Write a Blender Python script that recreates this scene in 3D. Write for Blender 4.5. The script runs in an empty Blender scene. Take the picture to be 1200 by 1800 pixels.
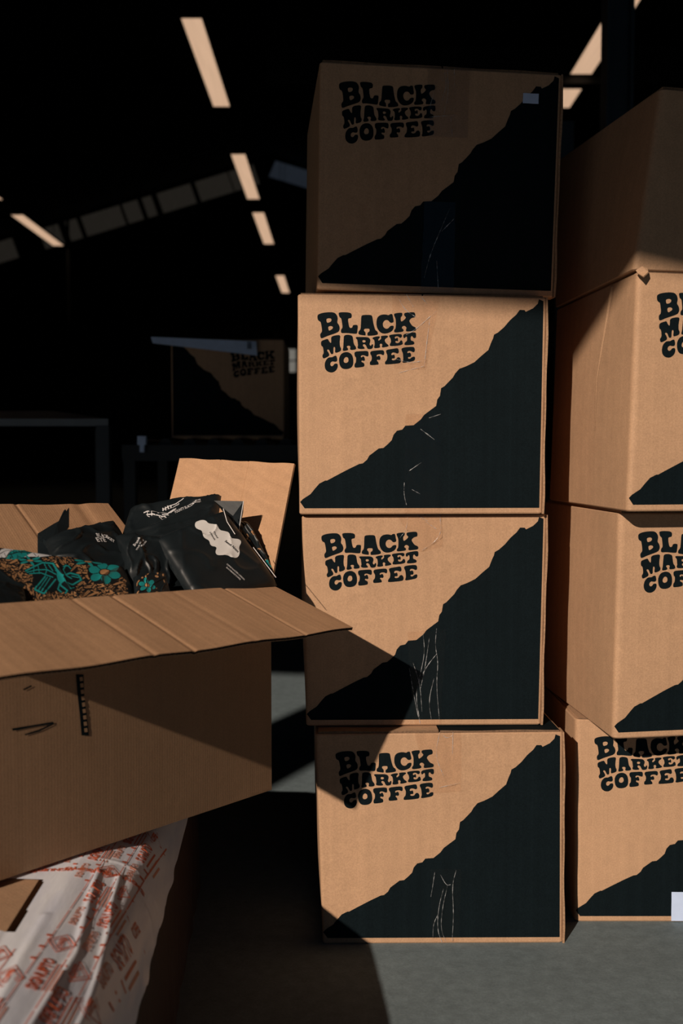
import bpy, bmesh, math, random
import numpy as np
from mathutils import Vector, Matrix, noise
from mathutils.geometry import tessellate_polygon

random.seed(7)
S = bpy.context.scene
COL = S.collection

# ------------------------------------------------------------------ camera
CAM_H, FPX = 0.82, 1800.0
PITCH = math.atan(100 / FPX)
cam_data = bpy.data.cameras.new('camera')
cam_data.sensor_fit = 'HORIZONTAL'
cam_data.sensor_width = 24.0
cam_data.lens = FPX / 1200 * 24.0
cam_data.clip_start = 0.05
cam_data.clip_end = 200
cam_data.dof.use_dof = True
cam_data.dof.focus_distance = 1.68
cam_data.dof.aperture_fstop = 4.5
cam = bpy.data.objects.new('camera', cam_data)
COL.objects.link(cam)
cam.location = (0, 0, CAM_H)
cam.rotation_euler = (math.pi / 2 - PITCH, 0, 0)
S.camera = cam

# ------------------------------------------------------------------ sky
world = bpy.data.worlds.new('world')
S.world = world
world.use_nodes = True
bg = world.node_tree.nodes['Background']
bg.inputs[0].default_value = (0.20, 0.50, 0.92, 1)
bg.inputs[1].default_value = 0.11

# ------------------------------------------------------------------ sun
SUN_AZ, SUN_EL = math.radians(27.3), math.radians(24.0)
sun_data = bpy.data.lights.new('sun', 'SUN')
sun_data.energy = 4.1
sun_data.angle = math.radians(0.53)
sun_data.color = (1.0, 0.83, 0.68)
sun = bpy.data.objects.new('sun', sun_data)
COL.objects.link(sun)
sd = Vector((math.sin(SUN_AZ) * math.cos(SUN_EL), math.cos(SUN_AZ) * math.cos(SUN_EL), -math.sin(SUN_EL)))
sun.rotation_euler = sd.to_track_quat('-Z', 'Y').to_euler()
sun.location = (-4, -8, 6)

# ------------------------------------------------------------------ exposure
vs = S.view_settings
vs.view_transform = 'Standard'
vs.look = 'None'
vs.exposure = 0.0
vs.gamma = 1.0
vs.use_curve_mapping = False

# ================================================================== helpers
CF = Vector((0, math.cos(PITCH), -math.sin(PITCH)))
CU = Vector((0, math.sin(PITCH), math.cos(PITCH)))

def ray(x, y):
    return CF + CU * ((900 - y) / FPX) + Vector((1, 0, 0)) * ((x - 600) / FPX)

def at(x, y, Y):
    r = ray(x, y)
    return Vector((0, 0, CAM_H)) + r * (Y / r.y)

def node_mat(name):
    m = bpy.data.materials.new(name)
    m.use_nodes = True
    nt = m.node_tree
    return m, nt, nt.nodes['Principled BSDF']

def plain(name, col, rough=0.6, metal=0.0, spec=0.5, noise_amt=0.0, scale=40, bump=0.0):
    m, nt, b = node_mat(name)
    b.inputs['Roughness'].default_value = rough
    b.inputs['Metallic'].default_value = metal
    b.inputs['Specular IOR Level'].default_value = spec
    b.inputs['Base Color'].default_value = (*col, 1)
    tc = nt.nodes.new('ShaderNodeTexCoord')
    nz = nt.nodes.new('ShaderNodeTexNoise')
    nz.inputs['Scale'].default_value = scale
    nz.inputs['Detail'].default_value = 6
    nt.links.new(tc.outputs['Object'], nz.inputs['Vector'])
    mr = nt.nodes.new('ShaderNodeMapRange')
    mr.inputs[1].default_value = 0.3
    mr.inputs[2].default_value = 0.7
    mr.inputs[3].default_value = 1 - noise_amt
    mr.inputs[4].default_value = 1 + noise_amt
    nt.links.new(nz.outputs['Fac'], mr.inputs[0])
    mul = nt.nodes.new('ShaderNodeVectorMath')
    mul.operation = 'SCALE'
    mul.inputs[0].default_value = col
    nt.links.new(mr.outputs[0], mul.inputs['Scale'])
    nt.links.new(mul.outputs[0], b.inputs['Base Color'])
    if bump:
        bp = nt.nodes.new('ShaderNodeBump')
        bp.inputs['Strength'].default_value = 0.6
        bp.inputs['Distance'].default_value = bump
        nt.links.new(nz.outputs['Fac'], bp.inputs['Height'])
        nt.links.new(bp.outputs[0], b.inputs['Normal'])
    return m

def cardboard(name, col, fine=0.09, band=0.045, ink=False, flute_bump=0.00012):
    """kraft board: fibre speckle, faint flute banding and shallow flute relief"""
    m, nt, b = node_mat(name)
    N, L = nt.nodes, nt.links
    b.inputs['Roughness'].default_value = 0.66 if not ink else 0.75
    b.inputs['Specular IOR Level'].default_value = 0.22 if not ink else 0.05
    tc = N.new('ShaderNodeTexCoord')
    def noise_node(scale, detail, rough=0.5, vec=None):
        n = N.new('ShaderNodeTexNoise')
        n.inputs['Scale'].default_value = scale
        n.inputs['Detail'].default_value = detail
        n.inputs['Roughness'].default_value = rough
        L.new(vec or tc.outputs['Object'], n.inputs['Vector'])
        return n
    def rng(src, lo, hi, a, c):
        r = N.new('ShaderNodeMapRange')
        r.inputs[1].default_value = lo; r.inputs[2].default_value = hi
        r.inputs[3].default_value = a; r.inputs[4].default_value = c
        L.new(src, r.inputs[0]); return r.outputs[0]
    def mth(op, a, c):
        n = N.new('ShaderNodeMath'); n.operation = op
        for i, v in enumerate((a, c)):
            if isinstance(v, (int, float)): n.inputs[i].default_value = v
            else: L.new(v, n.inputs[i])
        return n.outputs[0]
    fn = noise_node(420, 3, 0.65)
    md = noise_node(60, 4, 0.6)
    bl = noise_node(9, 3, 0.5)
    sep = N.new('ShaderNodeSeparateXYZ')
    L.new(tc.outputs['Object'], sep.inputs[0])
    s = mth('ADD', sep.outputs[0], sep.outputs[1])
    w = mth('MULTIPLY', mth('SINE', mth('MULTIPLY', s, 2 * math.pi / 0.0068), 0), 0.16)
    comb = N.new('ShaderNodeCombineXYZ')
    L.new(s, comb.inputs[0])
    bd = noise_node(70, 2, 0.5, comb.outputs[0])
    f = rng(fn.outputs['Fac'], 0.25, 0.75, 1 - fine, 1 + fine)
    g = rng(md.outputs['Fac'], 0.3, 0.7, 1 - fine * 0.28, 1 + fine * 0.28)
    h = rng(bl.outputs['Fac'], 0.3, 0.7, 0.955, 1.045)
    k = rng(bd.outputs['Fac'], 0.3, 0.7, 1 - band, 1 + band)
    v = mth('MULTIPLY', mth('MULTIPLY', f, g), mth('MULTIPLY', h, k))
    mul = N.new('ShaderNodeVectorMath'); mul.operation = 'SCALE'
    mul.inputs[0].default_value = col
    L.new(v, mul.inputs['Scale'])
    L.new(mul.outputs[0], b.inputs['Base Color'])
    hgt = mth('ADD', mth('MULTIPLY', w, 1.0), mth('MULTIPLY', fn.outputs['Fac'], 1.2))
    hgt = mth('ADD', hgt, mth('MULTIPLY', bl.outputs['Fac'], 4.0))
    bp = N.new('ShaderNodeBump')
    bp.inputs['Strength'].default_value = 0.7
    bp.inputs['Distance'].default_value = flute_bump
    L.new(hgt, bp.inputs['Height'])
    L.new(bp.outputs[0], b.inputs['Normal'])
    return m

def attr_mat(name, rough=0.35, spec=0.5, coat=0.0):
    m, nt, b = node_mat(name)
    a = nt.nodes.new('ShaderNodeVertexColor')
    a.layer_name = 'print'
    nt.links.new(a.outputs['Color'], b.inputs['Base Color'])
    b.inputs['Roughness'].default_value = rough
    b.inputs['Specular IOR Level'].default_value = spec
    return m

KRAFT = (0.445, 0.276, 0.166)
M = {}
M['kraft'] = cardboard('kraft_board', KRAFT, fine=0.17)
M['kraft_inner'] = cardboard('kraft_board_inner', (0.455, 0.266, 0.150), fine=0.15, band=0.10, flute_bump=0.00022)
M['kraft_cut'] = plain('kraft_cut_edge', (0.33, 0.20, 0.115), 0.8, noise_amt=0.25, scale=300)
M['flute'] = plain('kraft_flute', (0.16, 0.095, 0.055), 0.9, noise_amt=0.3, scale=300)
M['kraft_shaded'] = cardboard('shade_darkened_kraft', (0.285, 0.172, 0.098), fine=0.13)  # board darkened to stand in for grazing sun on the open carton's walls
M['black_ink'] = cardboard('black_ink_on_board', (0.0046, 0.0088, 0.0112), fine=0.22, band=0.10, ink=True)
M['bag'] = plain('matt_black_foil', (0.0070, 0.0105, 0.0125), 0.42, spec=0.42, noise_amt=0.15, scale=30, bump=0.0006)
M['bag_print'] = attr_mat('printed_black_foil', 0.42, 0.40)
M['white_ink'] = plain('white_ink', (0.62, 0.60, 0.60), 0.5, noise_amt=0.06)
M['white_label'] = plain('white_label_paper', (0.64, 0.62, 0.60), 0.45, noise_amt=0.05)
M['paper'] = plain('pale_paper', (0.52, 0.64, 0.88), 0.5, noise_amt=0.05)
M['orange_ink'] = plain('orange_ink', (0.64, 0.13, 0.055), 0.5, noise_amt=0.15, scale=60)
M['pale_orange_ink'] = plain('faded_orange_ink', (0.66, 0.27, 0.18), 0.5, noise_amt=0.15, scale=60)
M['concrete'] = None
M['dark_steel'] = plain('dark_steel', (0.016, 0.020, 0.022), 0.55, metal=0.3, noise_amt=0.2, scale=8)
M['grey_steel'] = plain('grey_steel', (0.03, 0.036, 0.04), 0.5, metal=0.4, noise_amt=0.2, scale=12)
M['blue_steel'] = plain('blue_painted_steel', (0.015, 0.035, 0.06), 0.5, noise_amt=0.2, scale=8)
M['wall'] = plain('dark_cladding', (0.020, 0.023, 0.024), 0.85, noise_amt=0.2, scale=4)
M['table'] = plain('table_laminate', (0.10, 0.12, 0.14), 0.45, noise_amt=0.1, scale=12)
M['tape_brown'] = None

def tape_material():
    m = bpy.data.materials.new('clear_packing_tape'); m.use_nodes = True
    nt = m.node_tree; N, L = nt.nodes, nt.links
    N.remove(N['Principled BSDF'])
    out = N['Material Output']
    tr = N.new('ShaderNodeBsdfTransparent'); tr.inputs[0].default_value = (0.965, 0.955, 0.945, 1)
    gl = N.new('ShaderNodeBsdfGlossy'); gl.inputs['Roughness'].default_value = 0.17
    gl.inputs[0].default_value = (1, 1, 1, 1)
    lw = N.new('ShaderNodeFresnel'); lw.inputs[0].default_value = 1.5
    tc = N.new('ShaderNodeTexCoord')
    nz = N.new('ShaderNodeTexNoise'); nz.inputs['Scale'].default_value = 70
    nz.inputs['Detail'].default_value = 3
    L.new(tc.outputs['Object'], nz.inputs['Vector'])
    bp = N.new('ShaderNodeBump'); bp.inputs['Strength'].default_value = 0.25; bp.inputs['Distance'].default_value = 0.0008
    L.new(nz.outputs['Fac'], bp.inputs['Height'])
    L.new(bp.outputs[0], gl.inputs['Normal'])
    mx = N.new('ShaderNodeMixShader')
    am = N.new('ShaderNodeMath'); am.operation = 'MULTIPLY'; am.inputs[1].default_value = 0.45; am.use_clamp = True
    L.new(lw.outputs[0], am.inputs[0]); L.new(am.outputs[0], mx.inputs[0]); L.new(tr.outputs[0], mx.inputs[1]); L.new(gl.outputs[0], mx.inputs[2])
    L.new(mx.outputs[0], out.inputs[0])
    return m
M['tape'] = tape_material()
def fold_material():
    m, nt, b = node_mat('tape_fold_with_glint')
    b.inputs['Base Color'].default_value = (0.50, 0.52, 0.54, 1)
    b.inputs['Roughness'].default_value = 0.22
    b.inputs['Specular IOR Level'].default_value = 0.9
    tr = nt.nodes.new('ShaderNodeBsdfTransparent'); mx = nt.nodes.new('ShaderNodeMixShader')
    tc = nt.nodes.new('ShaderNodeTexCoord'); nz = nt.nodes.new('ShaderNodeTexNoise'); nz.inputs['Scale'].default_value = 110
    nt.links.new(tc.outputs['Object'], nz.inputs['Vector'])
    mr = nt.nodes.new('ShaderNodeMapRange'); mr.inputs[1].default_value = .38; mr.inputs[2].default_value = .72
    mr.inputs[3].default_value = .10; mr.inputs[4].default_value = .85
    nt.links.new(nz.outputs['Fac'], mr.inputs[0]); nt.links.new(mr.outputs[0], mx.inputs[0])
    nt.links.new(tr.outputs[0], mx.inputs[1]); nt.links.new(b.outputs[0], mx.inputs[2])
    nt.links.new(mx.outputs[0], nt.nodes['Material Output'].inputs[0])
    return m
M['tape_fold'] = fold_material()

def film_material():
    m, nt, b = node_mat('white_printed_film')
    b.inputs['Base Color'].default_value = (0.60, 0.56, 0.56, 1)
    b.inputs['Roughness'].default_value = 0.38
    tc = nt.nodes.new('ShaderNodeTexCoord')
    nz = nt.nodes.new('ShaderNodeTexNoise'); nz.inputs['Scale'].default_value = 35; nz.inputs['Detail'].default_value = 5
    mp = nt.nodes.new('ShaderNodeMapping'); mp.inputs['Scale'].default_value = (1, 0.2, 1)
    nt.links.new(tc.outputs['Object'], mp.inputs['Vector']); nt.links.new(mp.outputs[0], nz.inputs['Vector'])
    bp = nt.nodes.new('ShaderNodeBump'); bp.inputs['Strength'].default_value = 0.6; bp.inputs['Distance'].default_value = 0.003
    nt.links.new(nz.outputs['Fac'], bp.inputs['Height']); nt.links.new(bp.outputs[0], b.inputs['Normal'])
    cr = nt.nodes.new('ShaderNodeValToRGB')
    cr.color_ramp.elements[0].position = 0.35; cr.color_ramp.elements[0].color = (0.76, 0.80, 0.92, 1)
    cr.color_ramp.elements[1].position = 0.6; cr.color_ramp.elements[1].color = (0.90, 0.93, 1.0, 1)
    nt.links.new(nz.outputs['Fac'], cr.inputs[0]); nt.links.new(cr.outputs[0], b.inputs['Base Color'])
    return m
M['film'] = film_material()

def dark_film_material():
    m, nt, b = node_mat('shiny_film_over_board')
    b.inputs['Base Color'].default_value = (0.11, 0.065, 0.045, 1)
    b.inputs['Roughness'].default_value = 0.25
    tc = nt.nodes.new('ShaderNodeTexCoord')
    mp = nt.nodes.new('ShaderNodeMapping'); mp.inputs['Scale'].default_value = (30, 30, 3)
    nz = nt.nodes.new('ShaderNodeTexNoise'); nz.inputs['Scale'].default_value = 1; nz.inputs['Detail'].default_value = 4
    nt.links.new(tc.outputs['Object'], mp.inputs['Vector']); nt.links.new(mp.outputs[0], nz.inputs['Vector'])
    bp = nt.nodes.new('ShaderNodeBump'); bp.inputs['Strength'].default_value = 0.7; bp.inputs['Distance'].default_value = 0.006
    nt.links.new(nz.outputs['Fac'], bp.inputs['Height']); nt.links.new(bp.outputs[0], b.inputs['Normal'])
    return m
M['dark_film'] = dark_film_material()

def concrete():
    m, nt, b = node_mat('worn_concrete')
    N, L = nt.nodes, nt.links
    tc = N.new('ShaderNodeTexCoord')
    def nn(s, d, r=0.5):
        n = N.new('ShaderNodeTexNoise'); n.inputs['Scale'].default_value = s
        n.inputs['Detail'].default_value = d; n.inputs['Roughness'].default_value = r
        L.new(tc.outputs['Object'], n.inputs['Vector']); return n
    a, c, e = nn(3, 4), nn(45, 6, 0.65), nn(240, 3, 0.6)
    def rng(src, lo, hi, p, q):
        r = N.new('ShaderNodeMapRange'); r.inputs[1].default_value = lo; r.inputs[2].default_value = hi
        r.inputs[3].default_value = p; r.inputs[4].default_value = q; L.new(src, r.inputs[0]); return r.outputs[0]
    def mul(x, y):
        n = N.new('ShaderNodeMath'); n.operation = 'MULTIPLY'; L.new(x, n.inputs[0]); L.new(y, n.inputs[1]); return n.outputs[0]
    v = mul(mul(rng(a.outputs[0], .3, .7, .88, 1.12), rng(c.outputs[0], .3, .7, .84, 1.16)), rng(e.outputs[0], .3, .7, .9, 1.1))
    sc = N.new('ShaderNodeVectorMath'); sc.operation = 'SCALE'; sc.inputs[0].default_value = (0.146, 0.186, 0.202)
    L.new(v, sc.inputs['Scale']); L.new(sc.outputs[0], b.inputs['Base Color'])
    b.inputs['Roughness'].default_value = 0.85
    b.inputs['Specular IOR Level'].default_value = 0.2
    bp = N.new('ShaderNodeBump'); bp.inputs['Strength'].default_value = 0.5; bp.inputs['Distance'].default_value = 0.0012
    L.new(c.outputs[0], bp.inputs['Height']); L.new(bp.outputs[0], b.inputs['Normal'])
    return m
M['concrete'] = concrete()

def emit(name, col, strength):
    m, nt, b = node_mat(name)
    b.inputs['Base Color'].default_value = (0.02, 0.02, 0.02, 1)
    tc = nt.nodes.new('ShaderNodeTexCoord')
    nz = nt.nodes.new('ShaderNodeTexNoise'); nz.inputs['Scale'].default_value = 3; nz.inputs['Detail'].default_value = 4
    mp = nt.nodes.new('ShaderNodeMapping'); mp.inputs['Scale'].default_value = (8, 0.3, 1)
    nt.links.new(tc.outputs['Object'], mp.inputs['Vector']); nt.links.new(mp.outputs[0], nz.inputs['Vector'])
    mr = nt.nodes.new('ShaderNodeMapRange'); mr.inputs[3].default_value = 0.8 * strength; mr.inputs[4].default_value = 1.2 * strength
    nt.links.new(nz.outputs['Fac'], mr.inputs[0])
    b.inputs['Emission Color'].default_value = (*col, 1)
    nt.links.new(mr.outputs[0], b.inputs['Emission Strength'])
    return m
M['skylight'] = emit('warm_skylight_sheet', (0.62, 0.40, 0.26), 1.0)
M['dim_sheet'] = emit('dim_translucent_sheet', (0.060, 0.052, 0.042), 0.22)
M['blue_sheet'] = emit('dim_blue_sheet', (0.030, 0.038, 0.052), 0.38)
M['pane'] = emit('far_window_pane', (0.16, 0.15, 0.13), 1.0)

# ---- objects
def root(name, loc, label, cat, group=None, kind=None):
    o = bpy.data.objects.new(name, None)
    o.empty_display_size = 0.05
    COL.objects.link(o)
    o.location = loc
    o['label'] = label; o['category'] = cat
    if group: o['group'] = group
    if kind: o['kind'] = kind
    return o

def link_mesh(name, verts, faces, mat, parent=None, label=None, smooth=False, kind=None, face_mats=None):
    """verts are world coordinates; a parent only shifts them to its own origin"""
    off = Vector(parent['_o']) if parent is not None and '_o' in parent.keys() else None
    org = total_origin(parent)
    me = bpy.data.meshes.new(name)
    me.from_pydata([tuple(Vector(v) - org) for v in verts], [], faces)
    mats = mat if isinstance(mat, (list, tuple)) else [mat]
    for mm in mats: me.materials.append(mm)
    if face_mats is not None:
        me.polygons.foreach_set('material_index', face_mats)
    if smooth:
        me.polygons.foreach_set('use_smooth', [True] * len(me.polygons))
    me.update()
    o = bpy.data.objects.new(name, me)
    COL.objects.link(o)
    if parent is not None: o.parent = parent
    if label: o['label'] = label
    if kind: o['kind'] = kind
    return o

def total_origin(p):
    t = Vector((0, 0, 0))
    while p is not None:
        t += Vector(p.location); p = p.parent
    return t

def structure(name, verts, faces, mat, parent=None, label=None, cat=None):
    o = link_mesh(name, verts, faces, mat, parent)
    o['kind'] = 'structure'
    if label: o['label'] = label
    if cat: o['category'] = cat
    return o

BOXF = [(0, 3, 2, 1), (4, 5, 6, 7), (0, 1, 5, 4), (1, 2, 6, 5), (2, 3, 7, 6), (3, 0, 4, 7)]
def box_vf(x0, x1, y0, y1, z0, z1):
    return [(x0, y0, z0), (x1, y0, z0), (x1, y1, z0), (x0, y1, z0),
            (x0, y0, z1), (x1, y0, z1), (x1, y1, z1), (x0, y1, z1)], list(BOXF)

def merge(parts):
    V, Fc = [], []
    for v, f in parts:
        n = len(V); V += [tuple(a) for a in v]; Fc += [tuple(i + n for i in q) for q in f]
    return V, Fc

def bar_vf(a, b, w, h, up=Vector((0, 0, 1))):
    a, b = Vector(a), Vector(b)
    d = (b - a).normalized(); s = d.cross(up).normalized(); u = s.cross(d)
    v = []
    for p in (a, b):
        for i, j in ((-1, -1), (1, -1), (1, 1), (-1, 1)):
            v.append(p + s * (i * w / 2) + u * (j * h / 2))
    return v, [(0, 1, 2, 3), (7, 6, 5, 4), (0, 4, 5, 1), (1, 5, 6, 2), (2, 6, 7, 3), (3, 7, 4, 0)]

def slab(name, quad, thick, mat, parent, down=None, label=None, curve=0.0):
    """thin board between four corners (a-b hinge, c-d outer); thickness goes along -normal"""
    a, b, c, d = [Vector(q) for q in quad]
    n = (b - a).cross(d - a).normalized()
    if down is not None and n.dot(Vector(down)) < 0: n = -n
    v = [a, b, c, d, a + n * thick, b + n * thick, c + n * thick, d + n * thick]
    f = [(0, 1, 2, 3), (7, 6, 5, 4), (0, 4, 5, 1), (1, 5, 6, 2), (2, 6, 7, 3), (3, 7, 4, 0)]
    return link_mesh(name, v, f, mat, parent, label)

def fluted_flap(name, ha, hb, ob, oa, parent, thick=0.0042, pitch=0.0068, down=(0, 0, -1), label=None,
                sag=0.0, creases=(), mats=None, segs=10):
    """corrugated flap: two liners with a wavy medium between them; ha-hb hinge, oa-ob outer edge.
    flutes run from the hinge to the outer edge; creases = [(t, depth, width)] dents along the flutes"""
    ha, hb, oa, ob = [Vector(q) for q in (ha, hb, oa, ob)]
    n = (hb - ha).cross(oa - ha).normalized()
    if n.dot(Vector(down)) < 0: n = -n
    L = (ob - oa).length
    nt = max(8, int(L / pitch) * 6)
    V, Fc, FM = [], [], []
    def P(s, t, k):
        p = (ha.lerp(hb, t)).lerp(oa.lerp(ob, t), s)
        dent = sum(dp * math.exp(-((t - ct) / wd) ** 2) for ct, dp, wd in creases)
        z = sag * math.sin(math.pi * t) * s + 0.0012 * math.sin(t * 23 + s * 2.0) * s
        return p + n * (k + dent + z)
    for layer in (0, 1, 2):
        base = len(V)
        for j in range(segs + 1):
            s = j / segs
            for i in range(nt + 1):
                t = i / nt
                if layer == 0: k = 0.0
                elif layer == 1: k = thick
                else: k = thick * (0.5 + 0.44 * math.sin(2 * math.pi * t * L / pitch))
                V.append(P(s * (0.997 if layer == 2 else 1), t, k))
        for j in range(segs):
            for i in range(nt):
                q = base + j * (nt + 1) + i
                Fc.append((q, q + 1, q + nt + 2, q + nt + 1))
                FM.append((0, 1, 2)[layer])
    mats = mats or [M['kraft_inner'], M['kraft'], M['flute']]
    # liner thickness: short lip strips at the outer rim
    for layer, k0, k1 in ((0, 0.0, 0.0007), (1, thick - 0.0007, thick)):
        base = len(V)
        for i in range(nt + 1):
            t = i / nt
            V.append(P(1, t, k0)); V.append(P(1, t, k1))
        for i in range(nt):
            q = base + 2 * i
            Fc.append((q, q + 2, q + 3, q + 1)); FM.append(3)
    for tt in (0.0, 1.0):
        base = len(V)
        for j in range(segs + 1):
            V.append(P(j / segs, tt, 0)); V.append(P(j / segs, tt, thick))
        for j in range(segs):
            q = base + 2 * j
            Fc.append((q, q + 2, q + 3, q + 1)); FM.append(3)
    return link_mesh(name, V, Fc, mats + [M['kraft_cut']], parent, label, smooth=False, face_mats=FM)

# ================================================================== print artwork (design sheet units)
def chaikin(pts, it=2):
    for _ in range(it):
        q = []
        for i in range(len(pts)):
            a, b = pts[i], pts[(i + 1) % len(pts)]
            q.append((a[0] * .75 + b[0] * .25, a[1] * .75 + b[1] * .25))
            q.append((a[0] * .25 + b[0] * .75, a[1] * .25 + b[1] * .75))
        pts = q
    return pts

def fr(ox, oy, s, pts):
    return [(ox + x / s, oy + y / s) for x, y in pts]
FA = (555, 545, 15); FK = (657.8, 541, 15); FL = (587.8, 551, 15); FQ = (555, 595, 12); FR_ = (637.8, 576, 12)
GLYPHS = [  # (frame, outline, holes)
 (FA, [(50,150),(90,115),(180,85),(300,68),(430,65),(500,80),(550,120),(582,180),(590,250),(570,340),(620,400),(642,470),(638,540),(600,600),(480,645),(300,705),(160,770),(130,745),(120,670),(135,630),(175,585),(160,450),(135,320),(90,305),(60,270),(48,210)],
  [[(285,250),(320,230),(380,225),(420,245),(425,285),(400,325),(350,345),(310,350),(290,310)], [(330,460),(370,435),(430,435),(468,470),(450,510),(400,545),(360,562),(342,530)]]),
 (FA, [(612,85),(660,68),(780,65),(900,75),(950,100),(965,150),(955,215),(920,225),(865,235),(865,300),(885,420),(910,485),(950,490),(980,470),(990,425),(1020,405),(1100,405),(1125,430),(1115,540),(1105,630),(1070,645),(960,635),(820,620),(700,628),(675,600),(675,550),(690,515),(720,480),(705,350),(685,230),(640,205),(620,140)], []),
 (FL, [(735,60),(820,48),(940,48),(1000,60),(1020,100),(1035,220),(1060,340),(1095,455),(1150,490),(1168,540),(1160,575),(1080,595),(905,608),(885,590),(888,520),(940,497),(945,435),(925,415),(820,415),(790,440),(800,480),(835,510),(840,590),(820,600),(680,578),(648,560),(648,510),(665,475),(705,440),(715,300),(720,120)], []),
 (FK, [(405,210),(430,180),(490,172),(505,200),(520,290),(535,360),(520,400),(470,412),(430,400),(400,355),(350,330),(290,345),(250,400),(243,460),(260,520),(310,565),(360,570),(400,550),(430,505),(480,485),(535,490),(530,560),(490,630),(400,680),(300,700),(220,690),(150,640),(100,560),(75,470),(78,350),(100,270),(160,210),(260,185),(340,190)], []),
 (FK, [(540,165),(640,145),(750,140),(765,170),(755,225),(720,255),(715,310),(730,385),(790,350),(850,290),(855,260),(820,230),(805,190),(820,145),(940,130),(1070,125),(1100,160),(1105,230),(1085,265),(1020,275),(970,310),(940,360),(980,430),(1030,500),(1100,525),(1125,560),(1120,620),(1000,635),(870,645),(855,620),(860,580),(875,545),(840,500),(800,488),(755,510),(745,555),(790,580),(795,640),(700,660),(560,672),(540,640),(550,600),(580,570),(590,480),(590,340),(570,270),(545,220)], []),
 (FQ, [(112,95),(135,62),(190,42),(250,22),(270,35),(290,80),(330,120),(333,60),(328,-8),(368,-40),(448,-56),(512,-58),(528,-32),(520,20),(512,100),(520,190),(545,220),(540,285),(430,325),(412,300),(420,230),(405,190),(380,200),(378,270),(380,340),(335,355),(310,310),(290,260),(255,245),(240,270),(280,320),(295,380),(240,415),(170,445),(150,420),(142,375),(175,330),(165,240),(150,185),(120,175)], []),
 (FQ, [(600,-10),(608,-48),(664,-66),(736,-60),(788,-38),(800,40),(815,140),(860,190),(865,250),(750,262),(730,240),(745,190),(720,168),(680,170),(658,190),(690,225),(695,265),(590,285),(575,255),(590,210),(595,100)], []),
 (FR_, [(-140,208),(-40,212),(88,212),(144,228),(172,268),(168,316),(152,356),(160,385),(185,402),(205,365),(228,365),(230,410),(215,455),(170,470),(115,468),(95,430),(80,390),(45,362),(15,370),(11,398),(51,438),(46,468),(-89,466),(-104,428),(-89,398),(-98,330),(-104,268),(-135,245)],
  [[(0,284),(32,274),(72,288),(68,320),(32,332),(4,320)]]),
 (FR_, [(215,225),(290,200),(370,195),(375,225),(340,250),(340,295),(375,275),(405,240),(392,205),(410,185),(545,178),(545,215),(500,240),(470,280),(500,340),(555,380),(560,412),(430,438),(412,420),(430,375),(400,350),(370,360),(372,395),(385,440),(255,455),(250,415),(265,380),(260,300),(245,265),(220,255)], []),
 (FR_, [(565,170),(700,150),(835,145),(845,200),(815,230),(790,225),(760,195),(710,195),(685,215),(695,245),(720,245),(735,220),(755,235),(760,290),(745,305),(720,290),(700,300),(705,335),(750,345),(790,325),(810,285),(835,280),(855,310),(860,385),(600,410),(580,385),(590,350),(612,320),(600,240),(575,215)], []),
 (FR_, [(865,155),(980,125),(1120,108),(1140,140),(1140,220),(1110,238),(1075,225),(1060,190),(1030,195),(1022,250),(1035,290),(1080,300),(1105,330),(1095,375),(900,390),(890,360),(910,320),(950,295),(950,220),(930,195),(900,235),(870,230)], []),
 (FQ, [(360,415),(385,395),(430,378),(450,400),(465,480),(440,510),(395,510),(355,500),(315,530),(310,580),(345,612),(380,590),(400,555),(465,545),(475,610),(450,680),(390,730),(330,742),(260,725),(205,670),(190,580),(210,490),(265,425),(310,415)], []),
 (FQ, [(500,430),(540,345),(620,305),(700,305),(770,350),(800,430),(805,530),(790,600),(740,650),(650,670),(560,655),(515,590),(500,510)],
  [[(595,475),(620,420),(660,405),(695,430),(705,490),(680,530),(630,540),(600,515)]]),
 (FQ, [(825,295),(960,285),(1110,278),(1128,320),(1125,390),(1100,400),(1060,385),(1020,368),(970,375),(960,410),(985,420),(1005,395),(1035,400),(1055,480),(1025,495),(985,480),(972,500),(985,520),(1035,540),(1040,590),(1025,620),(850,640),(828,620),(830,560),(860,525),(865,420),(830,390)], []),
 (FR_, [(170,515),(300,498),(445,488),(468,530),(462,590),(435,600),(395,575),(330,580),(300,600),(310,635),(345,610),(375,615),(390,680),(360,705),(320,690),(305,715),(340,745),(350,790),(330,800),(170,815),(158,780),(165,740),(195,715),(205,650),(190,600),(170,580)], []),
 (FR_, [(505,485),(640,465),(750,445),(770,480),(778,545),(740,568),(700,545),(640,540),(612,570),(620,600),(650,595),(680,580),(695,650),(675,670),(635,665),(620,690),(650,710),(710,700),(740,645),(790,640),(820,690),(815,750),(780,775),(490,800),(478,775),(490,730),(525,700),(535,600),(505,540)], []),
 (FR_, [(832,450),(920,428),(1080,418),(1112,450),(1112,520),(1080,540),(1030,510),(980,505),(950,530),(960,560),(1000,540),(1030,560),(1035,620),(1010,640),(970,635),(968,670),(1010,680),(1050,640),(1110,625),(1120,670),(1100,720),(990,745),(870,765),(848,745),(870,700),(865,600),(855,540),(832,500)], []),
]
MOUNT = (fr(720, 500, 4.8, [(1090,128),(1080,165),(1040,205),(980,235),(970,220),(930,218),(900,260),(850,305),(800,365),(750,410),(715,430),(708,460),(690,500),(668,560),(610,610),(550,665),(480,700),(425,720),(390,760),(370,795),(300,868),(272,885),(262,950),(235,1000)])
         + fr(520, 700, 4.8, [(1200,20),(1190,75),(1130,120),(1090,150),(1060,190),(1000,238),(930,243),(905,275),(860,285),(830,320),(815,365),(780,400),(745,430),(705,435),(665,465),(625,495),(605,530),(570,560),(540,565),(450,608),(340,665),(265,705),(250,705),(200,730),(160,775),(125,818),(60,860),(35,885)]))
FACE = [(523, 517), (961, 523), (953, 904), (526, 906)]  # the sheet corners TL TR BR BL in design units

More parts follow.
